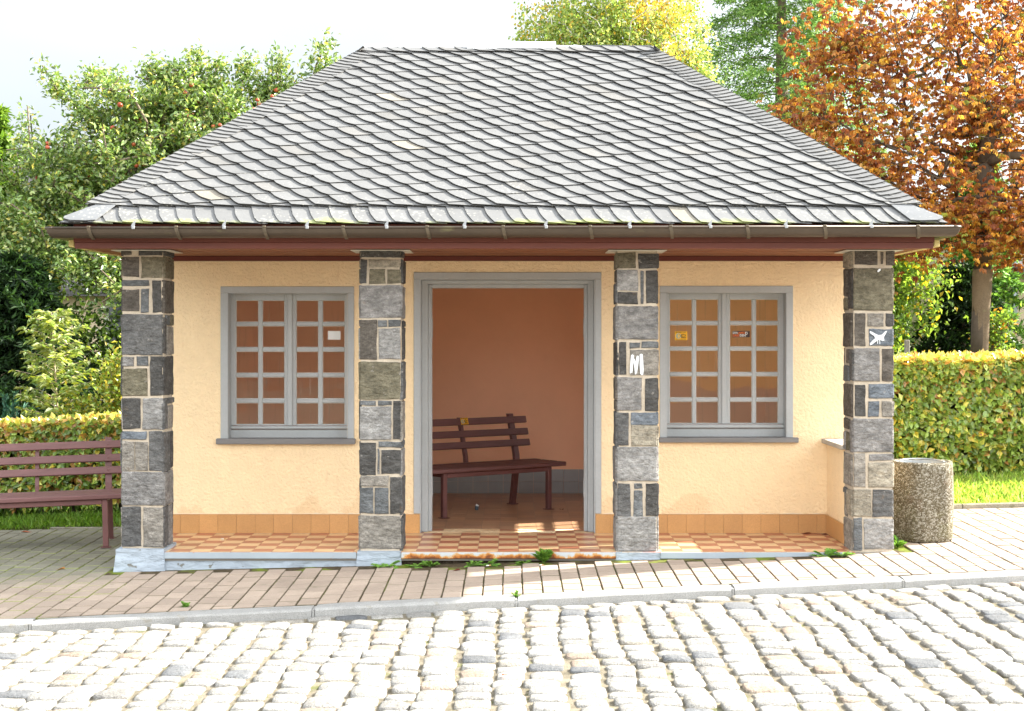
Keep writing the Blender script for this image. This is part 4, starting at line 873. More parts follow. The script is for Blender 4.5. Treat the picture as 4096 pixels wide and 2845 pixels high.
# mitred ends: the front channel turns the corner
for s_, gx, gz_ in ((-1, gx0, zl), (1, gx1, zr_)):
    gutter(g, [((gx, GY, gz_), (0,-1,0)), ((gx, GY, gz_), (s_*.7, -1, 0)), ((gx, GY, gz_), (s_, -.0, 0)), ((gx, 3.83, gz_), (s_, 0, 0))])
    g.tube([(gx+s_*.066, GY+.0, gz_+.003), (gx+s_*.066, 3.83, gz_+.003)], .009, 8)
    g.tube([(gx+s_*.066*math.sin(a_), GY-.066*math.cos(a_)*(1), gz_+.003) for a_ in [i*math.pi/2/5 for i in range(6)]], .009, 8)
gutter(g, [((gx0, 3.83, zl), (0,1,0)), ((gx1, 3.83, zr_), (0,1,0))])
g.tube([(gx0, GY-.066, zl+.003), (gx1, GY-.066, zr_+.003)], .009, 10)
g.build('channel', M_gut, gut)
proto = None
for px in (356,706,1057,1373,1708,2012,2360,2682,2988,3298,3670):
    P = at(px, 930, GY-.06); x = P.x; z = zl+(zr_-zl)*(x-gx0)/(gx1-gx0)
    g = G(); w_ = .012; vs = []; n = 8; lean = .016
    pr = [(GY-.066-.013, .012)]+[(GY-math.cos(math.pi*k/2/n)*(.066+.010), -math.sin(math.pi*k/2/n)*(.066+.010)) for k in range(n+1)]
    for k, (yy, zz) in enumerate(pr):
        xo = -lean*0 + lean*(-zz/.07)
        vs += [(x-w_+xo, yy, z+zz), (x+w_+xo, yy, z+zz), (x+w_+xo, yy+.004 if k < 3 else yy, z+zz+(.004 if k >= 3 else 0)), (x-w_+xo, yy+.004 if k < 3 else yy, z+zz+(.004 if k >= 3 else 0))]
    fs = [(k*4+j, (k+1)*4+j, (k+1)*4+(j+1) % 4, k*4+(j+1) % 4) for k in range(len(pr)-1) for j in range(4)]+[(0,1,2,3), tuple(len(vs)-4+j for j in (3,2,1,0))]
    g.add(vs, fs); g.box(x-w_, x+w_, GY-.082, GY-.058, z+.002, z+.016, bev=.003); g.box(x-w_+.02, x+w_+.02, GY+.05, FY-.023, z+.006, z+.010); g.box(x-w_+.02, x+w_+.02, FY-.028, FY-.0225, z-.04, EZ-.02)
    g.build('gutter_bracket', M_brk, gut)
M_clip = mat('zinc_clip', (.30,.31,.32), rough=.4, metal=.3)
for px in (535,898,1230,1548,1860,2185,2520,2842,3145,3486):
    x = at(px, 905, GY-.06).x; z = zl+(zr_-zl)*(x-gx0)/(gx1-gx0)
    g = G(); g.box(x-.012, x+.010, GY-.081, GY-.056, z-.008, z+.014, bev=.003)
    pr = [(-.006,.014,.012),(-.002,.030,.010),(.006,.044,.006),(.012,.054,.002)]; vs = []
    for o2, zz, hw in pr: vs += [(x+o2-hw, GY-.066, z+zz), (x+o2+hw, GY-.066, z+zz), (x+o2+hw, GY-.06, z+zz), (x+o2-hw, GY-.06, z+zz)]
    g.add(vs, [(k*4+j, k*4+(j+1) % 4, (k+1)*4+(j+1) % 4, (k+1)*4+j) for k in range(3) for j in range(4)]+[(3,2,1,0),(12,13,14,15)])
    g.build('gutter_clip', M_clip, gut)

# ================================================================== BENCHES AND BIN
M_bw = mat('bench_wood', (.15,.070,.066), rough=.5, spec=.35, var=[(4,.8,1.2,(.2,1,1)),(50,.85,1.15,(.1,1,1))], spots=[(30,.70,.04,(.30,.20,.15),.7,(.3,1,1))], bumps=[(40,.3,.004,(.1,1,1))])
M_bm = mat('bench_steel', (.15,.064,.060), rough=.45, spec=.4, var=[(10,.85,1.1)], spots=[(60,.72,.03,(.05,.02,.015),.7)])
def make_bench(label):
    r = tag(empty('bench', (0,0,0)), label, 'bench')
    def b(name, m, *boxes, M=None, par=None):
        g = G()
        for q in boxes: g.box(*q, bev=.004, M=M)
        return g.build(name, m, par or r, world=False)
    for s in (-1, 1):
        b('leg', M_bm, (s*.57-.022, s*.57+.022, -.272, -.228, .006, .385), (s*.57-.04, s*.57+.04, -.29, -.21, 0, .0055))
    for x in (-.57, 0, .57):                     # rear supports: two reach the ground, the thin middle one starts under the seat
        w_ = .026 if x else .015; g = G()
        pr = [(.30,.0),(.235,.40),(.245,.47),(.345,.84)] if x else [(.235,.37),(.245,.47),(.345,.82)]
        vs = []
        for y, z in pr: vs += [(x-w_, y-.022, z), (x+w_, y-.022, z), (x+w_, y+.018, z), (x-w_, y+.018, z)]
        g.add(vs, [(k*4+j, k*4+(j+1) % 4, (k+1)*4+(j+1) % 4, (k+1)*4+j) for k in range(len(pr)-1) for j in range(4)]+[(3,2,1,0), tuple(len(vs)-4+j for j in range(4))])
        if x: g.box(x-.04, x+.04, .255, .335, 0, .0055)
        g.build('back_post', M_bm, r, world=False)
    b('seat_frame', M_bm, (-.548, .548, -.27, -.235, .345, .385), (-.59, -.55, -.227, .21, .35, .385), (.55, .59, -.227, .21, .35, .385), (-.02, .02, -.2345, .21, .35, .385))
    for i in range(4):
        y = -.30+i*.125; g = G(); g.box(-.74, .74, y, y+.105, .388, .425+random.uniform(-.001, .001), bev=.007); g.build('seat_slat', M_bw, r, world=False)
    for z in (.575, .675, .785):
        f = (z-.47)/.37; y = .245+.10*f-.022-.032; Mx = Matrix.Translation((0, y+.014, z)) @ Matrix.Rotation(R(-15), 4, 'X')
        g = G(); g.box(-.72, .72, -.014, .014, -.031, .031, bev=.005, M=Mx); o = g.build('back_rail', M_bw, r, world=False)
        g = G()
        for x in (-.57, .57): g.box(x-.008, x+.008, -.018, -.0141, -.008, .008, bev=.002, M=Mx)
        if z > 0: g.build('bolt', M_bm, o, world=False)
    return r, Mx
b1, Mtop = make_bench('dark red bench standing inside the shelter, a yellow sticker on its top rail')
b1.location = (0, 0, .0015)
# inner bench: front feet measured at (-.595,.97) and (.318,1.65)
fa = Vector((-.595, .97, 0)); fb = Vector((.318, 1.65, 0)); ang = math.atan2(fb.y-fa.y, fb.x-fa.x); mid = (fa+fb)/2; nrm = Vector((-math.sin(ang), math.cos(ang), 0))
b2 = copy_tree(b1); b2['label'] = 'dull red bench outside on mossy paving, left of the first stone pillar'
b1.location = tuple(mid+nrm*.25 + Vector((0,0,.0015))); b1.rotation_euler = (0, 0, ang)
rail = [o for o in bpy.data.objects if o.parent == b1 and o.name.startswith('back_rail')][-1]
Ms = Mtop @ Matrix.Rotation(R(-2), 4, 'Y')
yellow_sticker(rail, -.03, -.030, -.0160, .082, .062, M=Ms, world=False)
a2 = R(11); fr2 = Vector((-3.25, .02, 0)); loc = fr2 - Matrix.Rotation(a2, 3, 'Z') @ Vector((.57, -.25, 0)); b2.location = (loc.x, loc.y, gz(loc.x, loc.y)+.002); b2.rotation_euler = (0, -math.atan(.0225), a2)
for q in (b1, b2): q['group'] = 'red slatted benches'

M_bin = mat('washed_concrete', (.30,.27,.21), rough=.9, spec=.15, var=[(3,.75,1.15)], spots=[(4,.54,.12,(.17,.17,.06),.65),(5,.60,.1,(.20,.10,.07),.5)], bumps=[(50,1,.02)],
    extra=lambda t, c, V, p: None)
def pebbles(t, c, V, p):
    L = t.links.new; v = N(t, 'ShaderNodeTexVoronoi'); v.inputs['Scale'].default_value = 105; L(V, v.inputs['Vector'])
    sp_ = N(t, 'ShaderNodeSeparateColor'); L(v.outputs['Color'], sp_.inputs[0])
    r = N(t, 'ShaderNodeValToRGB'); q = r.color_ramp.elements; q[0].position = 0; q[0].color = (.08,.06,.035,1); q[1].position = 1; q[1].color = (.48,.45,.38,1)
    e2 = q.new(.5); e2.color = (.17,.145,.10,1); L(sp_.outputs[0], r.inputs[0])
    x = N(t, 'ShaderNodeMix', data_type='RGBA', blend_type='MIX'); x.inputs[0].default_value = .62; L(c, x.inputs[6]); L(r.outputs[0], x.inputs[7])
    b = N(t, 'ShaderNodeBump'); b.inputs['Strength'].default_value = .9; b.inputs['Distance'].default_value = .01; b.invert = True; L(v.outputs['Distance'], b.inputs['Height']); L(b.outputs[0], p.inputs['Normal'])
    return x.outputs[2]
M_bin = mat('washed_concrete', (.11,.095,.06), rough=.9, spec=.15, var=[(3,.7,1.2)], spots=[(4,.50,.15,(.15,.15,.045),.75),(5,.60,.1,(.20,.10,.07),.5)], extra=pebbles)
bx, by = 3.13, -.47; bin_ = tag(empty('litter_bin', (bx, by, gz(bx, by))), 'pebbled concrete litter bin beside the right-hand stone pillar', 'litter bin')
g = G(); sides = 6; nn = 60; hb = .60; prof = [(0,.93),(.012,.965),(.04,.98),(.30,1.0),(.50,.985),(.555,.975),(.585,.95),(.598,.905),(.592,.80),(.52,.79),(.08,.77)]
vs = []
for z, k_ in prof:
    for i in range(nn):
        a = 2*math.pi*i/nn; q = ((a-R(12)) % (2*math.pi/sides))-math.pi/sides; r_ = .252*(1/math.cos(q)*.93 if abs(q) < R(22) else 1/math.cos(R(22))*.93*(1-(abs(q)-R(22))*.06)) * k_
        nzv = noise.noise(Vector((math.cos(a)*18, math.sin(a)*18, z*18)))*.004+noise.noise(Vector((math.cos(a)*50, math.sin(a)*50, z*60)))*.002
        vs.append((bx+math.cos(a)*(r_+nzv), by+math.sin(a)*(r_+nzv), gz(bx, by)+z+(nzv if z > .5 else 0)))
fs = [(k*nn+i, k*nn+(i+1) % nn, (k+1)*nn+(i+1) % nn, (k+1)*nn+i) for k in range(len(prof)-1) for i in range(nn)]+[tuple(range(nn-1, -1, -1)), tuple((len(prof)-1)*nn+i for i in range(nn))]
g.add(vs, fs, smooth=True); g.build('shell', M_bin, bin_)
M_zinc = mat('galvanised_steel', (.42,.44,.45), rough=.35, metal=.6, var=[(8,.8,1.1)])
g = G(); vs = []; zb = gz(bx, by)
for z, r_ in ((.575,.196),(.590,.194),(.590,.182),(.14,.160)):
    for i in range(40): a = 2*math.pi*i/40; vs.append((bx+math.cos(a)*r_, by+math.sin(a)*r_, zb+z))
g.add(vs, [(k*40+i, k*40+(i+1) % 40, (k+1)*40+(i+1) % 40, (k+1)*40+i) for k in range(3) for i in range(40)]+[tuple(3*40+i for i in range(40))], smooth=False)
g.tube([(bx+.165*math.cos(a), by-.02+.15*math.sin(a), zb+.592+.012*math.sin(a)) for a in [math.pi*i/12 for i in range(13)]], .006, 6)
g.build('liner', M_zinc, bin_)

# ================================================================== TREES, HEDGES, HOUSES
def leafmat(name, tr=.4, rough=.5, spec=.3): return mat(name, tint=True, rough=rough, spec=spec, trans=tr)
M_leaf = leafmat('leaf', .45); M_leaf2 = leafmat('waxy_leaf', .28, .3, .6); M_need = leafmat('needles', .25, .6, .2)
M_bark = mat('bark', (.19,.15,.11), rough=.9, spec=.1, var=[(6,.7,1.25,(1,1,.3)),(40,.75,1.25)], bumps=[(25,.8,.015,(1,1,.3))], spots=[(7,.58,.1,(.22,.22,.12),.5)])
M_bark2 = mat('chestnut_bark', (.17,.125,.08), rough=.85, spec=.1, var=[(5,.8,1.2,(1,1,.4)),(60,.8,1.2)], bumps=[(30,.6,.01,(1,1,.35))], spots=[(9,.60,.08,(.20,.19,.10),.6)])
def ell(clusters, n, shell=.45):
    """n points in a union of ellipsoids ((centre),(radii),weight), pushed towards the outside"""
    w_ = np.array([c[2] for c in clusters], float); w_ /= w_.sum(); k = rng.choice(len(clusters), n, p=w_)
    C_ = np.array([c[0] for c in clusters])[k]; Rr = np.array([c[1] for c in clusters])[k]
    return C_ + rdir(n)*Rr*(rng.random((n, 1))**shell)
def skeleton(trunk, tips, sag=0., jit=.12):
    """joins every tip to the growing tree; returns nodes, parents, the node of each tip"""
    nodes = [Vector(p) for p in trunk]; par = [-1]+list(range(len(trunk)-1))
    arr = np.array([p[:] for p in nodes]); top = np.array(trunk[-1][:3]); tipn = []
    for i in np.argsort(np.linalg.norm(tips-top, axis=1)):
        t_ = tips[i]; d = np.linalg.norm(arr-t_, axis=1) + np.maximum(0, arr[:, 2]-t_[2])*.8; d[0] += 9
        j = int(np.argmin(d)); L_ = float(np.linalg.norm(arr[j]-t_)); n = max(1, min(6, int(L_/.3))); last = j
        a, b = Vector(arr[j]), Vector(t_); new = []
        for s in range(1, n+1):
            f = s/n; p = a.lerp(b, f) + Vector((0,0,(f*(1-f))*L_*.35 - sag*f*L_))
            if s < n: p += Vector(rng.normal(size=3))*jit*L_*.25
            nodes.append(p); par.append(last); last = len(nodes)-1; new.append(p[:])
        arr = np.vstack([arr, new]); tipn.append(last)
    return nodes, par, tipn
def limbs(name, nodes, par, r0, m, parent, rmin=.004, n0=9, pw=.5, nt_=1):
    cnt = [0]*len(nodes); kids = [0]*len(nodes)
    for i in range(len(nodes)-1, 0, -1):
        if kids[i] == 0: cnt[i] = 1
        cnt[par[i]] += cnt[i]; kids[par[i]] += 1
    tot = max(cnt[0], 1); rad = [max(rmin, r0*(c/tot)**pw) for c in cnt]
    g = G()
    for i in range(1, len(nodes)):
        a, b = nodes[par[i]], nodes[i]; 
        if (b-a).length < 1e-5: continue
        n = n0 if rad[i] > .04 else (6 if rad[i] > .015 else 4)
        ra = min(rad[par[i]], rad[i]*1.35) if par[i] >= nt_ else rad[par[i]]
        g.tube([a, b], [ra, rad[i]], n, caps=rad[i] > .02)
    return g.build(name, m, parent)

# ---- horse chestnut in autumn colour, behind the right hedge
M_bark3 = mat('chestnut_limb_bark', (.085,.065,.045), rough=.9, var=[(8,.7,1.3)])
def chestnut():
    base = at(3915, 1500, 6.0); base.z = gz(base.x, 6)-.05
    r = tag(empty('chestnut_tree', base), 'horse chestnut with rust-orange autumn leaves and pale brown trunk behind the right hedge', 'tree')
    cl = [((5.5,6.1,4.2),(2.35,2.0,1.75),4.5),((7.4,6.4,4.5),(2.2,2.2,2.2),3),((5.6,6.2,5.9),(1.7,1.7,1.4),2.2),((4.2,6.0,3.5),(1.15,1.2,1.0),1.3),((4.55,5.8,2.75),(.9,.8,.45),.6),((6.2,5.8,2.75),(.9,.9,.5),.5),((3.45,6.0,4.15),(.60,.8,.55),.5),((4.0,6.0,5.0),(.9,.9,.7),1.0),((4.6,5.7,2.9),(1.2,.8,.5),.8),((5.9,5.4,2.9),(.9,.5,.6),.8)]
    tips = ell(cl, 2500, .60)
    tx, ty = base.x, base.y; trunk = [(tx,ty,base.z),(tx-.01,ty,.7),(tx,ty,1.3),(tx+.02,ty,1.85),(tx+.04,ty,2.3),(tx+.1,ty+.02,2.9),(tx+.08,ty,3.6),(tx+.16,ty,4.3)]
    nodes, par, tn = skeleton(trunk, tips)
    # main forks at the top of the bole
    g = G(); n_ = 18; vs = []; lv = 26
    for k in range(lv+1):
        z = base.z+(2.35-base.z)*k/lv; f = k/lv; rr = .04*(1-f)**5+.097+(.022*max(0, f-.62)/.38)
        for i in range(n_): a_ = 2*math.pi*i/n_; q = rr*(1+.10*noise.noise(Vector((math.cos(a_)*1.5, math.sin(a_)*1.5, z*1.1)))+.04*noise.noise(Vector((math.cos(a_)*5, math.sin(a_)*5, z*4)))); vs.append((tx+.05*f*f+math.cos(a_)*q, ty+math.sin(a_)*q, z))
    g.add(vs, [(k*n_+i, k*n_+(i+1) % n_, (k+1)*n_+(i+1) % n_, (k+1)*n_+i) for k in range(lv) for i in range(n_)]+[tuple(lv*n_+i for i in range(n_))], smooth=True); g.build('trunk', M_bark2, r)
    limbs('limbs', nodes, par, .10, M_bark3, r, rmin=.004, n0=10, pw=.52, nt_=5)
    P, D_, Nn, Ln, T = [], [], [], [], []
    cols = [(.35,.14,.05),(.43,.20,.055),(.28,.10,.05),(.60,.36,.07),(.42,.25,.08),(.24,.08,.05),(.28,.32,.08)]; pr = [.26,.22,.15,.15,.11,.05,.06]
    for i in tn:
        tip = np.array(nodes[i][:]); back = np.array(nodes[par[i]][:]); m = rng.integers(4, 7)
        for _ in range(m):
            c = tip + (back-tip)*rng.random()*.7 + rng.normal(size=3)*.10; k = rng.integers(5, 8); ax = rng.normal(size=3)*np.array([1,1,.4]); ax /= np.linalg.norm(ax); L_ = rng.uniform(.06, .10)
            tc_ = pick(cols, 1, .15, pr)[0]; sd_ = np.cross(ax, [0,0,1]); sd_ /= np.linalg.norm(sd_)+1e-6
            for q in range(k):
                a = (q-(k-1)/2)*.62; d = ax*math.cos(a)+sd_*math.sin(a)+np.array([0,0,-rng.uniform(.3, 1.0)])
                P.append(c); D_.append(d); Nn.append(np.array([0,0,1])+rng.normal(size=3)*.35); Ln.append(L_*(1-.25*abs(a))); T.append(np.clip(tc_*rng.uniform(.8, 1.25), 0, 1))
    Ln = np.array(Ln); leaves('crown', P, D_, Nn, Ln, Ln*.40, T, M_leaf, r, wide=.66, droop=.3)
chestnut()

# ---- apple tree with red fruit, left behind the roof
def apple():
    base = Vector((-4.6, 9.4, gz(-4.6, 9.4)-.05))
    r = tag(empty('apple_tree', base), 'large apple tree dotted with red apples, left behind the slate roof', 'tree')
    P_ = lambda px, py, y=9.2: tuple(at(px, py, y))
    cl = [(P_(620,560),(2.0,1.5,1.05),4),(P_(250,800,9.0),(1.3,1.3,.9),2),(P_(950,560,9.5),(1.5,1.3,.95),2.2),(P_(450,950,8.8),(1.9,1.2,.95),2.2),(P_(60,1000,8.6),(.9,1.0,.8),.9),(P_(450,1080,8.2),(1.1,.8,.55),.7),(P_(700,390),(.9,.8,.55),.6)]
    tips = list(ell(cl, 900, .6))
    spikes = [(170,270,330,520),(1040,320,1060,480),(255,620,420,780),(60,740,180,960),(340,430,480,600),(430,310,560,520),(600,250,650,420),(690,300,720,430),(790,215,790,400),(880,260,830,400),(1005,235,930,420),(1115,230,1080,420),(1190,330,1150,450),(1305,175,1220,420),(1340,250,1240,440),(80,990,220,1050)]
    for (a, b, c, d) in spikes:
        for s in np.linspace(0, 1, 9): q = np.array(P_(a+(c-a)*s, b+(d-b)*s)); tips.append(q+rng.normal(size=3)*.05*(.4+s))
    tips = np.array(tips)
    trunk = [tuple(base),(-4.6,9.4,.5),(-4.5,9.4,1.2),(-4.55,9.35,1.8),(-4.5,9.3,2.5)]
    nodes, par, tn = skeleton(trunk, tips); limbs('trunk', nodes, par, .17, M_bark, r, rmin=.005)
    P, D_, T = [], [], []
    cols = [(.13,.215,.05),(.18,.28,.065),(.09,.155,.04),(.32,.40,.14),(.42,.46,.20),(.48,.42,.08)]; pr = [.27,.25,.18,.16,.10,.04]
    for i in tn:
        tip = np.array(nodes[i][:]); back = np.array(nodes[par[i]][:]); ax = tip-back; ax /= np.linalg.norm(ax)+1e-6; m = 62
        f = rng.random((m, 1))**.8; c = tip + (back-tip)*f*1.1 + rng.normal(size=(m, 3))*.085; P.append(c); D_.append(rdir(m)+ax*.6+np.array([0,0,.25])); T.append(pick(cols, m, .2, pr))
    P = np.concatenate(P); D_ = np.concatenate(D_); T = np.concatenate(T); n = len(P); Ln = rng.uniform(.055, .095, n)
    leaves('crown', P, D_, rdir(n)+np.array([.3,-.2,.8]), Ln, Ln*.5, T, M_leaf2, r)
    M_app = mat('apple_skin', (.40,.07,.03), rough=.45, spec=.5, var=[(3,.7,1.3)], spots=[(9,.60,.1,(.60,.30,.05),.7)])
    bm = bmesh.new(); bmesh.ops.create_uvsphere(bm, u_segments=10, v_segments=8, radius=.042)
    for v in bm.verts:
        v.co.z *= .88; rr = math.hypot(v.co.x, v.co.y)
        if v.co.z > .02: v.co.z -= max(0, .02-rr)*.6
        if v.co.z < -.02: v.co.x *= .93; v.co.y *= .93
    me = bpy.data.meshes.new('apple'); bm.to_mesh(me); bm.free(); me.materials.append(M_app)
    for p in me.polygons: p.use_smooth = True
    px = [(590,745),(450,510),(475,600),(427,635),(355,702),(365,700),(260,715),(152,712),(345,805),(805,500),(800,545),(842,542),(853,505),(820,545),(793,405),(765,340),(740,370),(735,475),(716,490),(673,642),(712,628),(732,615),(545,663),(575,657),(535,578),(492,555),(640,565),(1030,400),(1038,418),(1012,437),(1050,430),(1025,470),(1088,385),(880,500),(190,575),(190,590),(100,805),(16,935),(37,940),(85,960),(220,995),(243,1025),(350,1018),(163,1055),(127,1185),(143,1190),(10,1245),(62,1010),(290,860),(410,840),(505,700),(620,690),(900,440),(945,470),(560,480),(1105,360),(330,560),(480,420),(690,520),(760,560)]
    for a, b in px:
        P = at(a, b, 8.6+random.uniform(-.4, .6)); o = bpy.data.objects.new('apple', me); COL.objects.link(o); o.location = P; o.rotation_euler = (random.uniform(-.5,.5), random.uniform(-.5,.5), random.uniform(0,6)); s = random.uniform(.55, .95); o.scale = (s,s,s); put(o, r)
apple()

# ---- birch and larch behind the roof
def birch():
    base = Vector((2.6, 17, -.1)); r = tag(empty('birch_tree', base), 'tall birch with green and golden-yellow drooping leaves behind the ridge', 'tree'); P_ = lambda px, py, y=17: tuple(at(px, py, y))
    cl = [(P_(2300,60),(1.05,1.2,1.9),2),(P_(2560,60),(1.1,1.2,2.2),2.2),(P_(2720,200),(.7,.9,1.6),1.4),(P_(2200,130,16.6),(.75,.8,.85),1),(P_(2420,150,16.6),(.9,.9,1.2),1.5),(P_(2790,290),(.35,.5,.6),.3),(P_(2470,-300),(1.6,1.5,1.5),1.6)]
    tips = ell(cl, 620, .6); trunk = [tuple(base),(2.65,17,1.5),(2.6,17,3),(2.7,17,4.5),(2.75,17,6),(2.8,17,7.2)]
    nodes, par, tn = skeleton(trunk, tips, sag=.08)
    limbs('trunk', nodes, par, .16, mat('birch_bark', (.55,.52,.47), rough=.7, var=[(5,.75,1.15,(1,1,3))], spots=[(6,.60,.05,(.05,.045,.04),.9,(1,1,4))]), r, rmin=.006, pw=.6)
    P, D_, T = [], [], []; g_ = [(.24,.34,.08),(.32,.42,.13),(.18,.27,.07),(.42,.44,.16)]; y_ = [(.60,.44,.06),(.66,.50,.09),(.50,.40,.08),(.50,.30,.05)]
    for i in tn:
        tip = np.array(nodes[i][:]); m = 46; px = 2053+tip[0]*FPX/(CAMD+tip[1]); py = 1335-(tip[2]-CAMH)*FPX/(CAMD+tip[1]); yel = noise.noise(Vector((tip[0]*1.3, tip[2]*1.3, 4)))*.9 + (.36 if 2430 < px < 2760 else -.10) + (-.3 if py > 260 else 0)
        dz = -rng.random((m, 1))**1.2*.55; c = tip + np.concatenate([rng.normal(size=(m, 2))*.10, dz], 1); P.append(c); D_.append(rdir(m)+np.array([0,0,-.8]))
        T.append(np.where(rng.random((m, 1)) < np.clip(yel, .05, .85), pick(y_, m, .12), pick(g_, m, .18)))
    P = np.concatenate(P); n = len(P); Ln = rng.uniform(.055, .085, n); leaves('crown', P, np.concatenate(D_), rdir(n)+np.array([.4,-.2,.5]), Ln, Ln*.7, np.concatenate(T), M_leaf, r)
birch()
def conifer(name, label, base, height, spread, z0, nb, nn, L_, cols, lean=0, droop=.35, thick=.010, mt=None, fan=.16, cat='tree'):
    base = Vector(base); r = tag(empty(name, base), label, cat); g = G(); h = base.z+height
    g.tube([base, base+Vector((lean*.5,0,height*.5)), base+Vector((lean,0,height))], [height*.016+.01, height*.010+.006, .006], 8)
    P, D_ = [], []
    for i in range(nb):
        f = i/nb; z = base.z+z0+(height-z0)*f; a = i*2.399+rng.uniform(-.3, .3); R_ = spread*(1-f)**.75*rng.uniform(.75, 1.12)+.08; up = .35*f-.1
        b0 = Vector((base.x+lean*z/h, base.y, z)); d = Vector((math.cos(a), math.sin(a), up)); pts = [b0+d*R_*s+Vector((0,0,-droop*R_*s*s)) for s in (0, .35, .7, 1)]
        g.tube(pts, [.006+.012*(1-f)*spread/2, .007, .005, .003], 4, caps=False)
        for s in np.linspace(.12, 1, nn):
            k = s*3; q = pts[min(int(k), 2)].lerp(pts[min(int(k), 2)+1], k-min(int(k), 2)); m = 9; side = Vector((-d.y, d.x, 0))
            for sg in (-1, 1):
                ln = fan*R_*(1.15-s)+.06; e1 = q+side*sg*ln+Vector((0,0,-.18*ln)) + Vector(d)*ln*.5
                tt = rng.random((m, 1)); c = np.array(q[:])+(np.array(e1[:])-np.array(q[:]))*tt+rng.normal(size=(m, 3))*.012*(1+spread); P.append(c); D_.append(rdir(m)*.8+np.array((side*sg)[:])*.7+np.array(d[:])*.5+np.array([0,0,-.25]))
    g.build('trunk', M_bark, r); P = np.concatenate(P); n = len(P); Ln = rng.uniform(L_*.7, L_*1.3, n)
    leaves('crown', P, np.concatenate(D_), rdir(n), Ln, thick, pick(cols, n, .2), mt or M_need, r); return r
LA = [(.18,.33,.08),(.24,.41,.11),(.12,.23,.06),(.32,.46,.15)]
conifer('larch_tree', 'tall soft green larch between the birch and the orange chestnut', (5.6, 20, 0), 13, 3.3, 1.5, 200, 22, .13, LA, droop=.25, thick=.015)
conifer('larch_tree', 'smaller pale green larch, its tip just above the right roof slope', (5.05, 18.5, 0), 5.6, 1.3, .8, 60, 12, .15, [(.28,.40,.13),(.36,.48,.18)], droop=.2, thick=.022)
conifer('larch_tree', 'slim green conifer beside the house corner, seen right of the chestnut trunk', (7.35, 12.2, 0), 4.6, 1.0, .5, 80, 12, .14, [(.17,.34,.07),(.24,.42,.09),(.13,.26,.05)], droop=.35, thick=.018)
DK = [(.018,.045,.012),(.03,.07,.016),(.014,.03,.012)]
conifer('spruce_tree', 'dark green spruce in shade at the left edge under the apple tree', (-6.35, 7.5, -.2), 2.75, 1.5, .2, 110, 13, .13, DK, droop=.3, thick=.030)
conifer('spruce_tree', 'bright green conifer sunlit at the far left edge of the photo', (-7.45, 9.8, -.2), 5.0, 1.0, .3, 90, 12, .12, [(.13,.24,.03),(.18,.30,.04)], droop=.1, thick=.025)
conifer('spruce_tree', 'brown-tinged dark conifer directly left of the chestnut trunk', (4.85, 10.5, 0), 3.3, 1.1, .2, 80, 10, .12, [(.05,.035,.025),(.03,.04,.02),(.07,.045,.03)], droop=.2, thick=.030)
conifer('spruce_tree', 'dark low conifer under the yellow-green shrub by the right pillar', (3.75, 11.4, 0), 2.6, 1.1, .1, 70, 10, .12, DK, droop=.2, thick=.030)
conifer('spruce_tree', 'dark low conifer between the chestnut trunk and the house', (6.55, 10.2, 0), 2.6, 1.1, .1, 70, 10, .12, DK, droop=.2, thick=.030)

# ---- blue-green juniper columns
def juniper(x, y, h, label):
    b_ = Vector((x, y, gz(x, y)-.03)); r = tag(empty('juniper', b_), label, 'shrub', 'blue-green junipers behind the left hedge'); g = G(); P, D_ = [], []
    for i in range(26):
        a = rng.uniform(0, 6.28); q = rng.random()**.6*.28; hh = h*(1-.55*(q/.28)**1.3)*rng.uniform(.8, 1.05); p0 = b_+Vector((math.cos(a)*q*.5, math.sin(a)*q*.5, .05)); p1 = b_+Vector((math.cos(a)*q*1.2, math.sin(a)*q*1.2, hh))
        g.tube([p0, p0.lerp(p1, .5), p1], [.012,.008,.003], 4, caps=False); m = 330; t_ = rng.random((m, 1))**.7
        c = np.array(p0[:])+(np.array(p1[:])-np.array(p0[:]))*t_+rng.normal(size=(m, 3))*np.array([.045,.045,.02])*(1.15-t_); P.append(c); D_.append(rdir(m)*.5+np.array([0,0,1]))
    g.build('stems', M_bark, r); P = np.concatenate(P); n = len(P); leaves('foliage', P, np.concatenate(D_), rdir(n), rng.uniform(.05,.09,n), .010, pick([(.05,.15,.10),(.08,.20,.14),(.04,.11,.075),(.12,.24,.18)], n, .15), M_need, r)
juniper(-5.55, 4.9, 1.45, 'taller blue-green juniper at the left edge behind the hedge'); juniper(-5.05, 5.2, 1.05, 'shorter blue-green juniper left of the pale sapling'); juniper(-4.1, 6.6, 1.62, 'slim blue-green juniper half hidden right of the pale sapling')

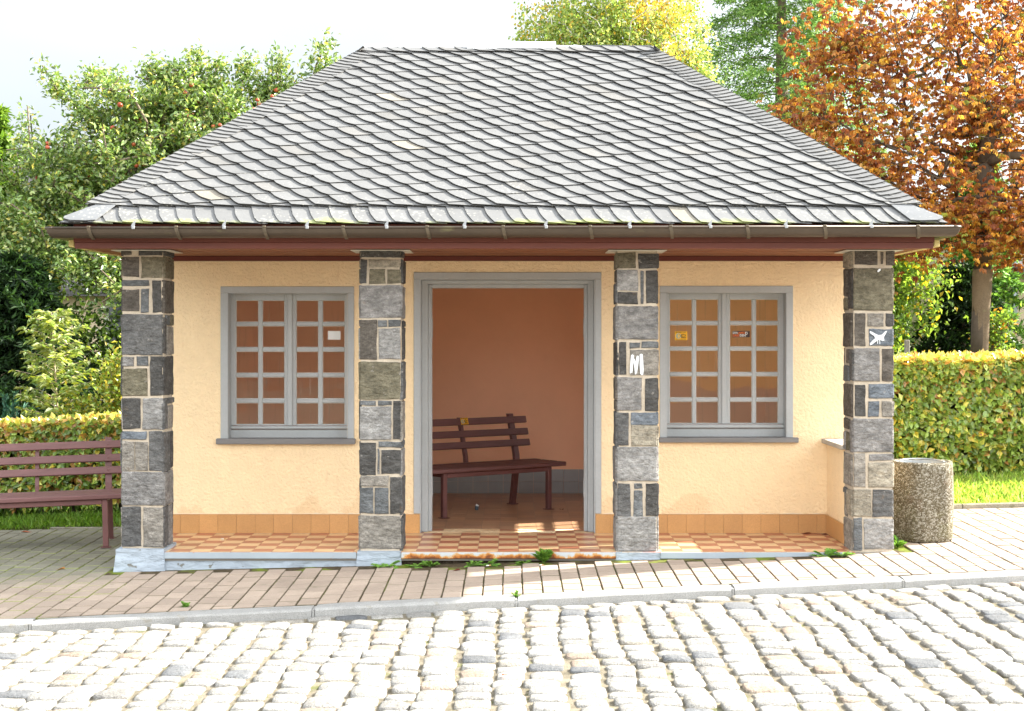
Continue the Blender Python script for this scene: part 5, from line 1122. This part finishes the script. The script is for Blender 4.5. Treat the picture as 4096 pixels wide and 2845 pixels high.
# ---- sapling and yellow-green shrub in front of it
def sapling():
    b_ = Vector((-4.98, 4.7, gz(-4.98, 4.7)-.03)); r = tag(empty('sapling', b_), 'young sunlit sapling with pale feathered leaves behind the left hedge', 'tree'); g = G(); top = b_+Vector((-.10, 0, 2.22)); st = [b_, b_.lerp(top, .5)+Vector((.02,0,0)), top]
    g.tube(st, [.014,.010,.004], 7); P, D_, T = [], [], []; cols = [(.30,.36,.16),(.22,.30,.08),(.38,.42,.22),(.30,.34,.05),(.16,.24,.05)]
    for i in range(64):
        f = .12+.88*i/64; p = b_.lerp(top, f); a = i*2.4; R_ = (.52*(1-f)**.6+.16)*rng.uniform(.7, 1.1); d = Vector((math.cos(a), math.sin(a), .55)); e_ = p+d*R_-Vector((0,0,.18*R_))
        g.tube([p, p.lerp(e_, .5)+Vector((0,0,.03)), e_], [.005,.004,.002], 4, caps=False)
        sd_ = Vector((-d.y, d.x, 0)).normalized()
        for s in np.linspace(.25, 1, 9):
            q = p.lerp(e_, s)
            for sg in (-1, 1):
                for _ in range(2): P.append(np.array(q[:])+rng.normal(size=3)*.012); D_.append(np.array((sd_*sg+d*.5)[:])+rng.normal(size=3)*.25+[0,0,-.25]); T.append(0)
    g.build('stem', mat('young_bark', (.42,.34,.22), rough=.8), r); n = len(P); Ln = rng.uniform(.075,.115,n); leaves('leaves', P, D_, rdir(n)*.5+np.array([0,0,1]), Ln, Ln*.42, pick(cols, n, .15), M_leaf2, r)
sapling()
def shrub(label, cl, n, leaf, cols, pr=None, stems=10, base=None, mt=None, grp=None, tw=.03, sc=(.016,.75)):
    c0 = np.array(cl[0][0]); b_ = Vector(base) if base else Vector((c0[0], c0[1], gz(c0[0], c0[1])-.03)); r = tag(empty('shrub', b_), label, 'shrub', grp)
    tips = ell(cl, max(20, n//45), .6); trunk = [tuple(b_), (b_.x, b_.y, b_.z+.12)]; nodes, par, tn = skeleton(trunk, tips); limbs('stems', nodes, par, tw, M_bark, r, rmin=.003)
    m = n//len(tn); P, D_ = [], []
    for i in tn: tip = np.array(nodes[i][:]); P.append(tip+rng.normal(size=(m, 3))*leaf*1.5); D_.append(rdir(m)+np.array([0,0,.35]))
    P = np.concatenate(P); k = len(P); Ln = rng.uniform(leaf*.7, leaf*1.25, k); leaves('leaves', P, np.concatenate(D_), rdir(k)+np.array([.2,-.2,.6]), Ln, Ln*.55, pick(cols, k, .2, pr), mt or M_leaf, r)
YG = [(.30,.36,.05),(.20,.30,.04),(.40,.42,.12),(.14,.22,.03),(.42,.34,.04)]
shrub('yellow-green leafy shrub sunlit behind the left hedge beside the pillar', [((-4.2,4.6,.95),(.42,.4,.55),2),((-3.7,4.7,.75),(.45,.4,.45),2),((-4.65,4.5,.55),(.4,.35,.4),1.2),((-3.75,4.7,1.25),(.15,.15,.45),.5),((-3.95,4.6,1.35),(.08,.1,.35),.25)], 9500, .06, YG, mt=M_leaf2)
shrub('green shrub flecked with yellow, just right of the right-hand pillar', [((5.15,9.6,2.35),(.95,.6,1.0),3),((4.9,9.4,1.5),(.6,.5,.5),1)], 9000, .085, [(.14,.24,.04),(.20,.30,.06),(.10,.17,.03),(.55,.42,.04)], [.4,.3,.2,.1], base=(4.95,9.5,0))
shrub('thin green shoots with a few orange leaves against the right of the chestnut trunk', [((6.15,7.4,1.55),(.22,.2,.45),1)], 700, .07, [(.16,.26,.05),(.11,.18,.03),(.55,.28,.04)], [.5,.35,.15], base=(6.2,7.4,.2))
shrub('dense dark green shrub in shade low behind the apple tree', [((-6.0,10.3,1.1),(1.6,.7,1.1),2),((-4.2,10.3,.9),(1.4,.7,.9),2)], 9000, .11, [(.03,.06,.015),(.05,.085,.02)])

# ---- clipped hedges
def hedge(label, x0, x1, y0, y1, h, n, cols, pr, topcols, lo=.13):
    b_ = Vector(((x0+x1)/2, (y0+y1)/2, gz((x0+x1)/2, y0))); r = tag(empty('hedge', b_), label, 'hedge'); P, D_, Nn, T = [], [], [], []
    zt = lambda x: gz(x, (y0+y1)/2)+h
    wob = lambda x, z: noise.noise(Vector((x*1.6, z*2, y0)))*.06
    def put_(k, f): P.append(k); D_.append(f[0]); Nn.append(f[1])
    nf = int(n*.62); x = rng.uniform(x0, x1, nf); u = rng.random(nf)**.9; gp_ = np.array([noise.noise(Vector((a*3.2, b_*6, 8))) for a, b_ in zip(x, u)])
    k = rng.random(nf) < np.clip(1.05+gp_*1.3, .35, 1); x, u = x[k], u[k]; nf = len(x)
    z0_ = np.array([gz(a, y0) for a in x]); z = z0_+lo+(h-lo)*u+rng.normal(size=nf)*.02; y = y0+np.array([wob(a, b) for a, b in zip(x, z)])+rng.exponential(.045, nf)-.02 + np.maximum(0, u-.93)*.5 + np.maximum(0,.2-u)*.3
    P.append(np.stack([x,y,z],1)); D_.append(rdir(nf)*.8+np.array([0,-.4,-.35])); Nn.append(rdir(nf)*.5+np.array([0,-1,.35])); T.append(pick(cols, nf, .22, pr))
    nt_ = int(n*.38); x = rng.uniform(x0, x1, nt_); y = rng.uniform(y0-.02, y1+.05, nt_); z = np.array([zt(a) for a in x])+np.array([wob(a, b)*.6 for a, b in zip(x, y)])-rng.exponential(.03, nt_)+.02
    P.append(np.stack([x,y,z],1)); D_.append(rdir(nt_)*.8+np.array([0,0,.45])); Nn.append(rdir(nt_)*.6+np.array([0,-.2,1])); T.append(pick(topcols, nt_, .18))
    P = np.concatenate(P); m = len(P); Ln = rng.uniform(.055,.10,m); leaves('leaves', P, np.concatenate(D_), np.concatenate(Nn), Ln, Ln*.6, np.concatenate(T), M_leaf2, r)
    g = G(); xs = x0
    while xs < x1:                               # stems with a twiggy core
        zb = gz(xs, y0); yy = (y0+y1)/2+random.uniform(-.1,.1); g.tube([(xs, yy, zb-.02), (xs+random.uniform(-.04,.04), yy, zb+h*.5), (xs+random.uniform(-.1,.1), yy, zb+h-.08)], [.022,.015,.006], 6)
        for _ in range(9):
            a = zb+random.uniform(.1, h-.2); g.tube([(xs, yy, a), (xs+random.uniform(-.25,.25), yy+random.uniform(-.3,.3), a+random.uniform(.05,.25))], [.007,.003], 4, caps=False)
        xs += random.uniform(.2,.32)
    g.build('stems', M_bark, r)
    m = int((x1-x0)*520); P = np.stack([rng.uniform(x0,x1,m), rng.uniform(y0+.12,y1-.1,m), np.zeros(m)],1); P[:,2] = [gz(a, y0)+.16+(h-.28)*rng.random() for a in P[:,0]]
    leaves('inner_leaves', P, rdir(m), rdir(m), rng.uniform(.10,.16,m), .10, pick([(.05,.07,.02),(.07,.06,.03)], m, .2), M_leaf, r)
HC = [(.19,.28,.05),(.26,.36,.07),(.12,.20,.04),(.42,.36,.05),(.34,.18,.05),(.46,.46,.10)]
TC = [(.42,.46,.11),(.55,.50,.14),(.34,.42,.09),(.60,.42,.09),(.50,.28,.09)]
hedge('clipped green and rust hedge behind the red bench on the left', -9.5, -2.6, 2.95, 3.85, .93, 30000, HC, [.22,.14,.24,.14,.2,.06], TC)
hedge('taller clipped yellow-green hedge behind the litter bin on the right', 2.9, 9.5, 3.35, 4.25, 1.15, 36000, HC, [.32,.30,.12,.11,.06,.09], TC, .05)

# ---- houses glimpsed behind the trees
M_wall = mat('beige_house_wall', (.52,.42,.30), rough=.9, spec=.1, var=[(1.5,.9,1.08),(30,.95,1.05)], bumps=[(60,.4,.006)], spots=[(1.2,.60,.1,(.30,.26,.20),.5)])
M_rt = mat('dark_house_roof', (.07,.065,.065), rough=.7, var=[(3,.8,1.2)], bumps=[(12,.4,.02,(6,1,1))])
M_ch = mat('chimney_brick', (.50,.17,.09), rough=.9, var=[(6,.8,1.2),(40,.8,1.2)])
def house(label, x0, x1, y0, y1, h, ridge, chim=None):
    c = Vector(((x0+x1)/2, (y0+y1)/2, -.4)); r = tag(empty('house', c), label, 'house'); g = G(); ym = (y0+y1)/2; wins = []
    n = max(2, int((x1-x0)/2.2)); holes = []
    for i in range(n):
        xx = x0+(i+.5)*(x1-x0)/n
        for zz in ([1.0] if h < 4 else [1.0, 3.6]): holes.append((xx-.45, xx+.45, zz, zz+1.25))
    grid_wall(g, 'y', y0, y0+.3, x0, x1, -.6, h, holes, 0, 0); g.box(x0+.001, x1-.001, y1-.3, y1, -.6, h); g.box(x0+.0005, x0+.3, y0+.301, y1-.301, -.6, h); g.box(x1-.3, x1-.0005, y0+.301, y1-.301, -.6, h)
    g.add([(x0,y0,h),(x0,y1,h),(x0,ym,ridge-.05),(x1,y0,h),(x1,y1,h),(x1,ym,ridge-.05)], [(0,2,1),(3,4,5)]); g.build('wall', M_wall, r)
    g = G(); o = .35
    for (ya, za, yb, zb_) in ((y0-o, h-.25, ym, ridge), (y1+o, h-.25, ym, ridge)): g.add([(x0-o,ya,za),(x1+o,ya,za),(x1+o,yb,zb_),(x0-o,yb,zb_),(x0-o,ya,za-.12),(x1+o,ya,za-.12),(x1+o,yb,zb_-.12),(x0-o,yb,zb_-.12)], [(0,1,2,3),(4,7,6,5),(0,4,5,1),(0,3,7,4),(1,5,6,2)])
    rf = g.build('roof', M_rt, r)
    for a, b, z0, z1 in holes:
        g = G(); 
        for q in ((a,a+.06,z0,z1),(b-.06,b,z0,z1),(a+.06,b-.06,z1-.06,z1),(a+.06,b-.06,z0,z0+.06),((a+b)/2-.03,(a+b)/2+.03,z0+.06,z1-.06)): g.box(q[0],q[1],y0+.10,y0+.15,q[2],q[3])
        wn = g.build('window', M_wh2, r); g = G(); g.add([(a+.05,y0+.13,z0+.05),(b-.05,y0+.13,z0+.05),(b-.05,y0+.13,z1-.05),(a+.05,y0+.13,z1-.05)], [(0,1,2,3)]); g.build('pane', M_pane, wn)
    if chim: g = G(); cx_, cy_, z1 = chim; g.box(cx_-.3, cx_+.3, cy_-.25, cy_+.25, h, z1, bev=.01); g.box(cx_-.36, cx_+.36, cy_-.31, cy_+.31, z1+.001, z1+.08); g.build('chimney', M_ch, rf)
    return r
M_wh2 = mat('white_window_frame', (.65,.65,.62), rough=.5); M_pane = mat('dark_pane', (.03,.035,.04), rough=.08, spec=.6)
house('beige house with a dark roof and red chimney, glimpsed through the apple tree', -11, -5.2, 14.5, 19.5, 2.6, 5.0, (-5.95, 17.0, 5.95))
hr = house('beige house corner with a pale downpipe at the right edge', 8.03, 15, 12.6, 19, 2.9, 4.0)
M_pipe = mat('painted_downpipe', (.45,.50,.55), rough=.4, metal=.3)
g = G(); a = at(4062, 1020, 12.45); b = at(4058, 1300, 12.45); g.tube([Vector((a.x, a.y, 2.85)), a, b, b+Vector((-.02,0,-.04)), at(4018, 1352, 12.2)], .045, 12); g.build('downpipe', M_pipe, hr)
M_wall = mat('brown_house_wall', (.30,.17,.10), rough=.9, var=[(1.5,.9,1.08)]); house('dull brown house across the road, seen only as a reflection in the left window', -16, 0, -42, -35, 4.6, 7.5)
M_wall = mat('ochre_house_wall', (.72,.45,.16), rough=.9); house('ochre house across the road, seen only as a reflection in the right window', 2.2, 18, -42, -34.5, 5.0, 8.0)
# clothes line pole behind the trunk
g = G(); g.tube([at(3910,1302,8.5), at(4045,1352,9.5)], .014, 8); o = g.build('washing_line_pole', M_pipe); tag(o, 'thin pale sloping metal pole right of the chestnut trunk', 'pole')
g = G(); p = at(3628, 1360, 8.2); g.box(p.x-.03, p.x+.03, p.y-.03, p.y+.03, gz(p.x, p.y)-.05, p.z, bev=.006); o = g.build('fence_post', mat('grey_post', (.30,.28,.24), rough=.9)); tag(o, 'short grey post standing in the shade right of the right-hand pillar', 'post')
# far-off wood closing the view
n = 16000; x = rng.uniform(-34, 34, n); P = np.stack([x, rng.uniform(30, 36, n), rng.random(n)**.8*np.array([3.1+1.0*noise.noise(Vector((a*.25, 0, 0))) for a in x])-.4], 1)
tag(leaves('distant_wood', P, rdir(n), rdir(n)+np.array([0,-1,.5]), rng.uniform(.3,.6,n), .35, pick([(.05,.09,.02),(.07,.12,.03),(.035,.06,.018)], n, .2), M_leaf), 'low dark green wood far behind the gardens', 'wood', kind='stuff')

# ================================================================== SMALL THINGS ON THE GROUND
M_weed = leafmat('weed_leaf', .35, .5, .3)
def weed(label, px, py, y, R_, n, kind=0):
    P0 = at(px, py, y); P0.z = gz(P0.x, y)-.012; r = tag(empty('weed', P0), label, 'weed', 'weeds along the shelter step'); g = G(); P, D_, Nn, Ln, Wd = [], [], [], [], []
    for i in range(n):
        a = i*2.4+rng.uniform(-.4,.4); L_ = R_*rng.uniform(.7,1.15); el = rng.uniform(.15,.75) if not kind else rng.uniform(.7,1.4); d = np.array([math.cos(a)*math.cos(el), math.sin(a)*math.cos(el), math.sin(el)])
        g.tube([P0, P0+Vector(d)*L_*.6], [.0018,.0012], 4, caps=False)
        for s in np.linspace(.3, 1, 5):          # toothed leaf: a midrib with pairs of lobes
            q = np.array(P0[:])+d*L_*s*.8-np.array([0,0,.12*L_*s*s])
            for sg in (-1, 1): P.append(q); D_.append(d*.7+np.array([-d[1], d[0], .1])*sg*.9); Nn.append([0,-.2,1]); Ln.append(L_*.30*(1.1-.5*abs(s-.7))); Wd.append(L_*.17)
            P.append(q); D_.append(d-np.array([0,0,.3])); Nn.append([0,0,1]); Ln.append(L_*.34); Wd.append(L_*.16)
    g.build('stems', M_weed2, r); leaves('leaves', P, D_, Nn, Ln, Wd, pick([(.15,.31,.05),(.20,.36,.07),(.11,.24,.04)], len(P), .15), M_weed, r)
M_weed2 = mat('weed_stem', (.12,.20,.05), rough=.7)
weed('broad-leaved weed at the foot of the second pillar', 1545, 2272, -1.19, .105, 8)
weed('small flat weed with long leaves under the rusty step, left end', 1665, 2268, -1.20, .075, 7)
weed('spiky weed rosette under the rusty step, second from the left', 1722, 2266, -1.20, .10, 8)
weed('leafy weed under the middle of the rusty step', 1893, 2264, -1.19, .085, 9)
weed('lobed weed leaning right, just right of the step middle', 1955, 2262, -1.19, .085, 6)
weed('low weed under the rusty step, left of the tall one', 2092, 2258, -1.18, .085, 8)
weed('tallest bushy weed growing up against the rusty step', 2176, 2258, -1.165, .13, 20, 1)
weed('bright green weed at the right end of the porch step', 3300, 2232, -1.15, .11, 9)
weed('second bright green weed against the right-hand pillar foot', 3372, 2228, -1.15, .09, 7)
weed('small dark weed between the right-hand pillar and the bin', 3590, 2190, -.82, .10, 14, 1)
weed('tiny weed in the kerb joint left of the porch', 740, 2452, -2.58, .05, 9, 1)
weed('tiny weed in the kerb joint near the middle', 2065, 2395, -2.47, .05, 8, 1)
# litter
def bit(name, label, cat, px, py, y, z, build):
    P = at(px, py, y); P.z = z; r = tag(empty(name, P), label, cat); build(r, P); return r
M_but = mat('cigarette_paper', (.72,.69,.62), rough=.8); M_filt = mat('cigarette_filter', (.55,.30,.10), rough=.8)
def butt(r, P):
    a = random.uniform(-.6, .6); d = Vector((math.cos(a), math.sin(a), 0)); g = G(); g.tube([P+Vector((0,0,.004)), P+d*.022+Vector((0,0,.004))], .0038, 8); g.build('paper', M_but, r); g = G(); g.tube([P+d*.0221+Vector((0,0,.004)), P+d*.034+Vector((0,0,.004))], .0038, 8); g.build('filter', M_filt, r)
bit('cigarette_end', 'cigarette end on the checkered porch floor, left side', 'litter', 884, 2165, -.40, .001, butt)
bit('cigarette_end', 'cigarette end on the pavement below the left of the rusty step', 'litter', 1945, 2278, -1.32, gz(0,-1.3), butt)
bit('cigarette_end', 'cigarette end on the pavement below the tallest weed', 'litter', 2157, 2280, -1.32, gz(.2,-1.3), butt)
def cup(r, P):
    g = G(); g.tube([P+Vector((0,0,.002)), P+Vector((.004,0,.035))], [.016,.018], 14); g.build('body', mat('blue_grey_plastic', (.10,.14,.17), rough=.4), r); g = G(); g.tube([P+Vector((.002,0,.0355)), P+Vector((.012,0,.05))], [.017,.014], 12); g.build('crumpled_top', M_card, r)
bit('crumpled_cup', 'small crumpled grey and white cup on the tiles under the inner bench', 'litter', 1906, 2035, 1.60, .0, cup)
M_dead = mat('dead_leaf', tint=True, rough=.8, trans=.2)
def leaflet(label, px, py, y, z, c, s=.05):
    P = at(px, py, y); P.z = z+.004; g = G(); a = random.uniform(0, 6); n = 9; vs = [Vector((0,0,0))]
    for i in range(n): t_ = i/(n-1); vs.append(Vector((s*t_, s*.28*math.sin(math.pi*t_**.8), .006*math.sin(t_*5))))
    for i in range(n-2, 0, -1): t_ = i/(n-1); vs.append(Vector((s*t_, -s*.28*math.sin(math.pi*t_**.8), .007*math.sin(t_*4+1))))
    Mz = Matrix.Translation(P) @ Matrix.Rotation(a, 4, 'Z'); g.add([Mz@v for v in vs], [(0, i, i+1) for i in range(1, len(vs)-1)], c); o = g.build('fallen_leaf', M_dead)
    o.location = (0,0,0); tag(o, label, 'leaf', 'fallen leaves')
leaflet('curled dark brown leaf on the inner floor right of the bench leg', 2247, 2030, 1.60, .0, (.10,.03,.02), .07)
leaflet('dry brown leaf in the porch corner, right end', 3245, 2133, -.05, .0, (.18,.06,.03), .09)
leaflet('dry reddish leaf in the porch corner beside the parapet', 3285, 2138, -.10, .0, (.15,.04,.03), .08)
leaflet('dark red leaf on the pavement below the second weed', 1842, 2293, -1.45, gz(-.3,-1.45), (.14,.03,.02), .06)
leaflet('orange leaf on the pavement left of the bench leg', 262, 2270, -1.0, gz(-3.2,-1.0), (.40,.16,.05), .07)
leaflet('red-brown leaf on the mossy paving at the left', 85, 2142, 1.0, gz(-4,1.0), (.32,.10,.05), .09)
leaflet('orange leaf lying on the cobbles near the middle', 1780, 2475, -3.1, rz(-.4,-3.1)+.004, (.55,.13,.03), .04)
leaflet('orange leaf lying on the cobbles at the lower middle', 2025, 2720, -4.6, rz(0,-4.6)+.004, (.55,.10,.03), .045)
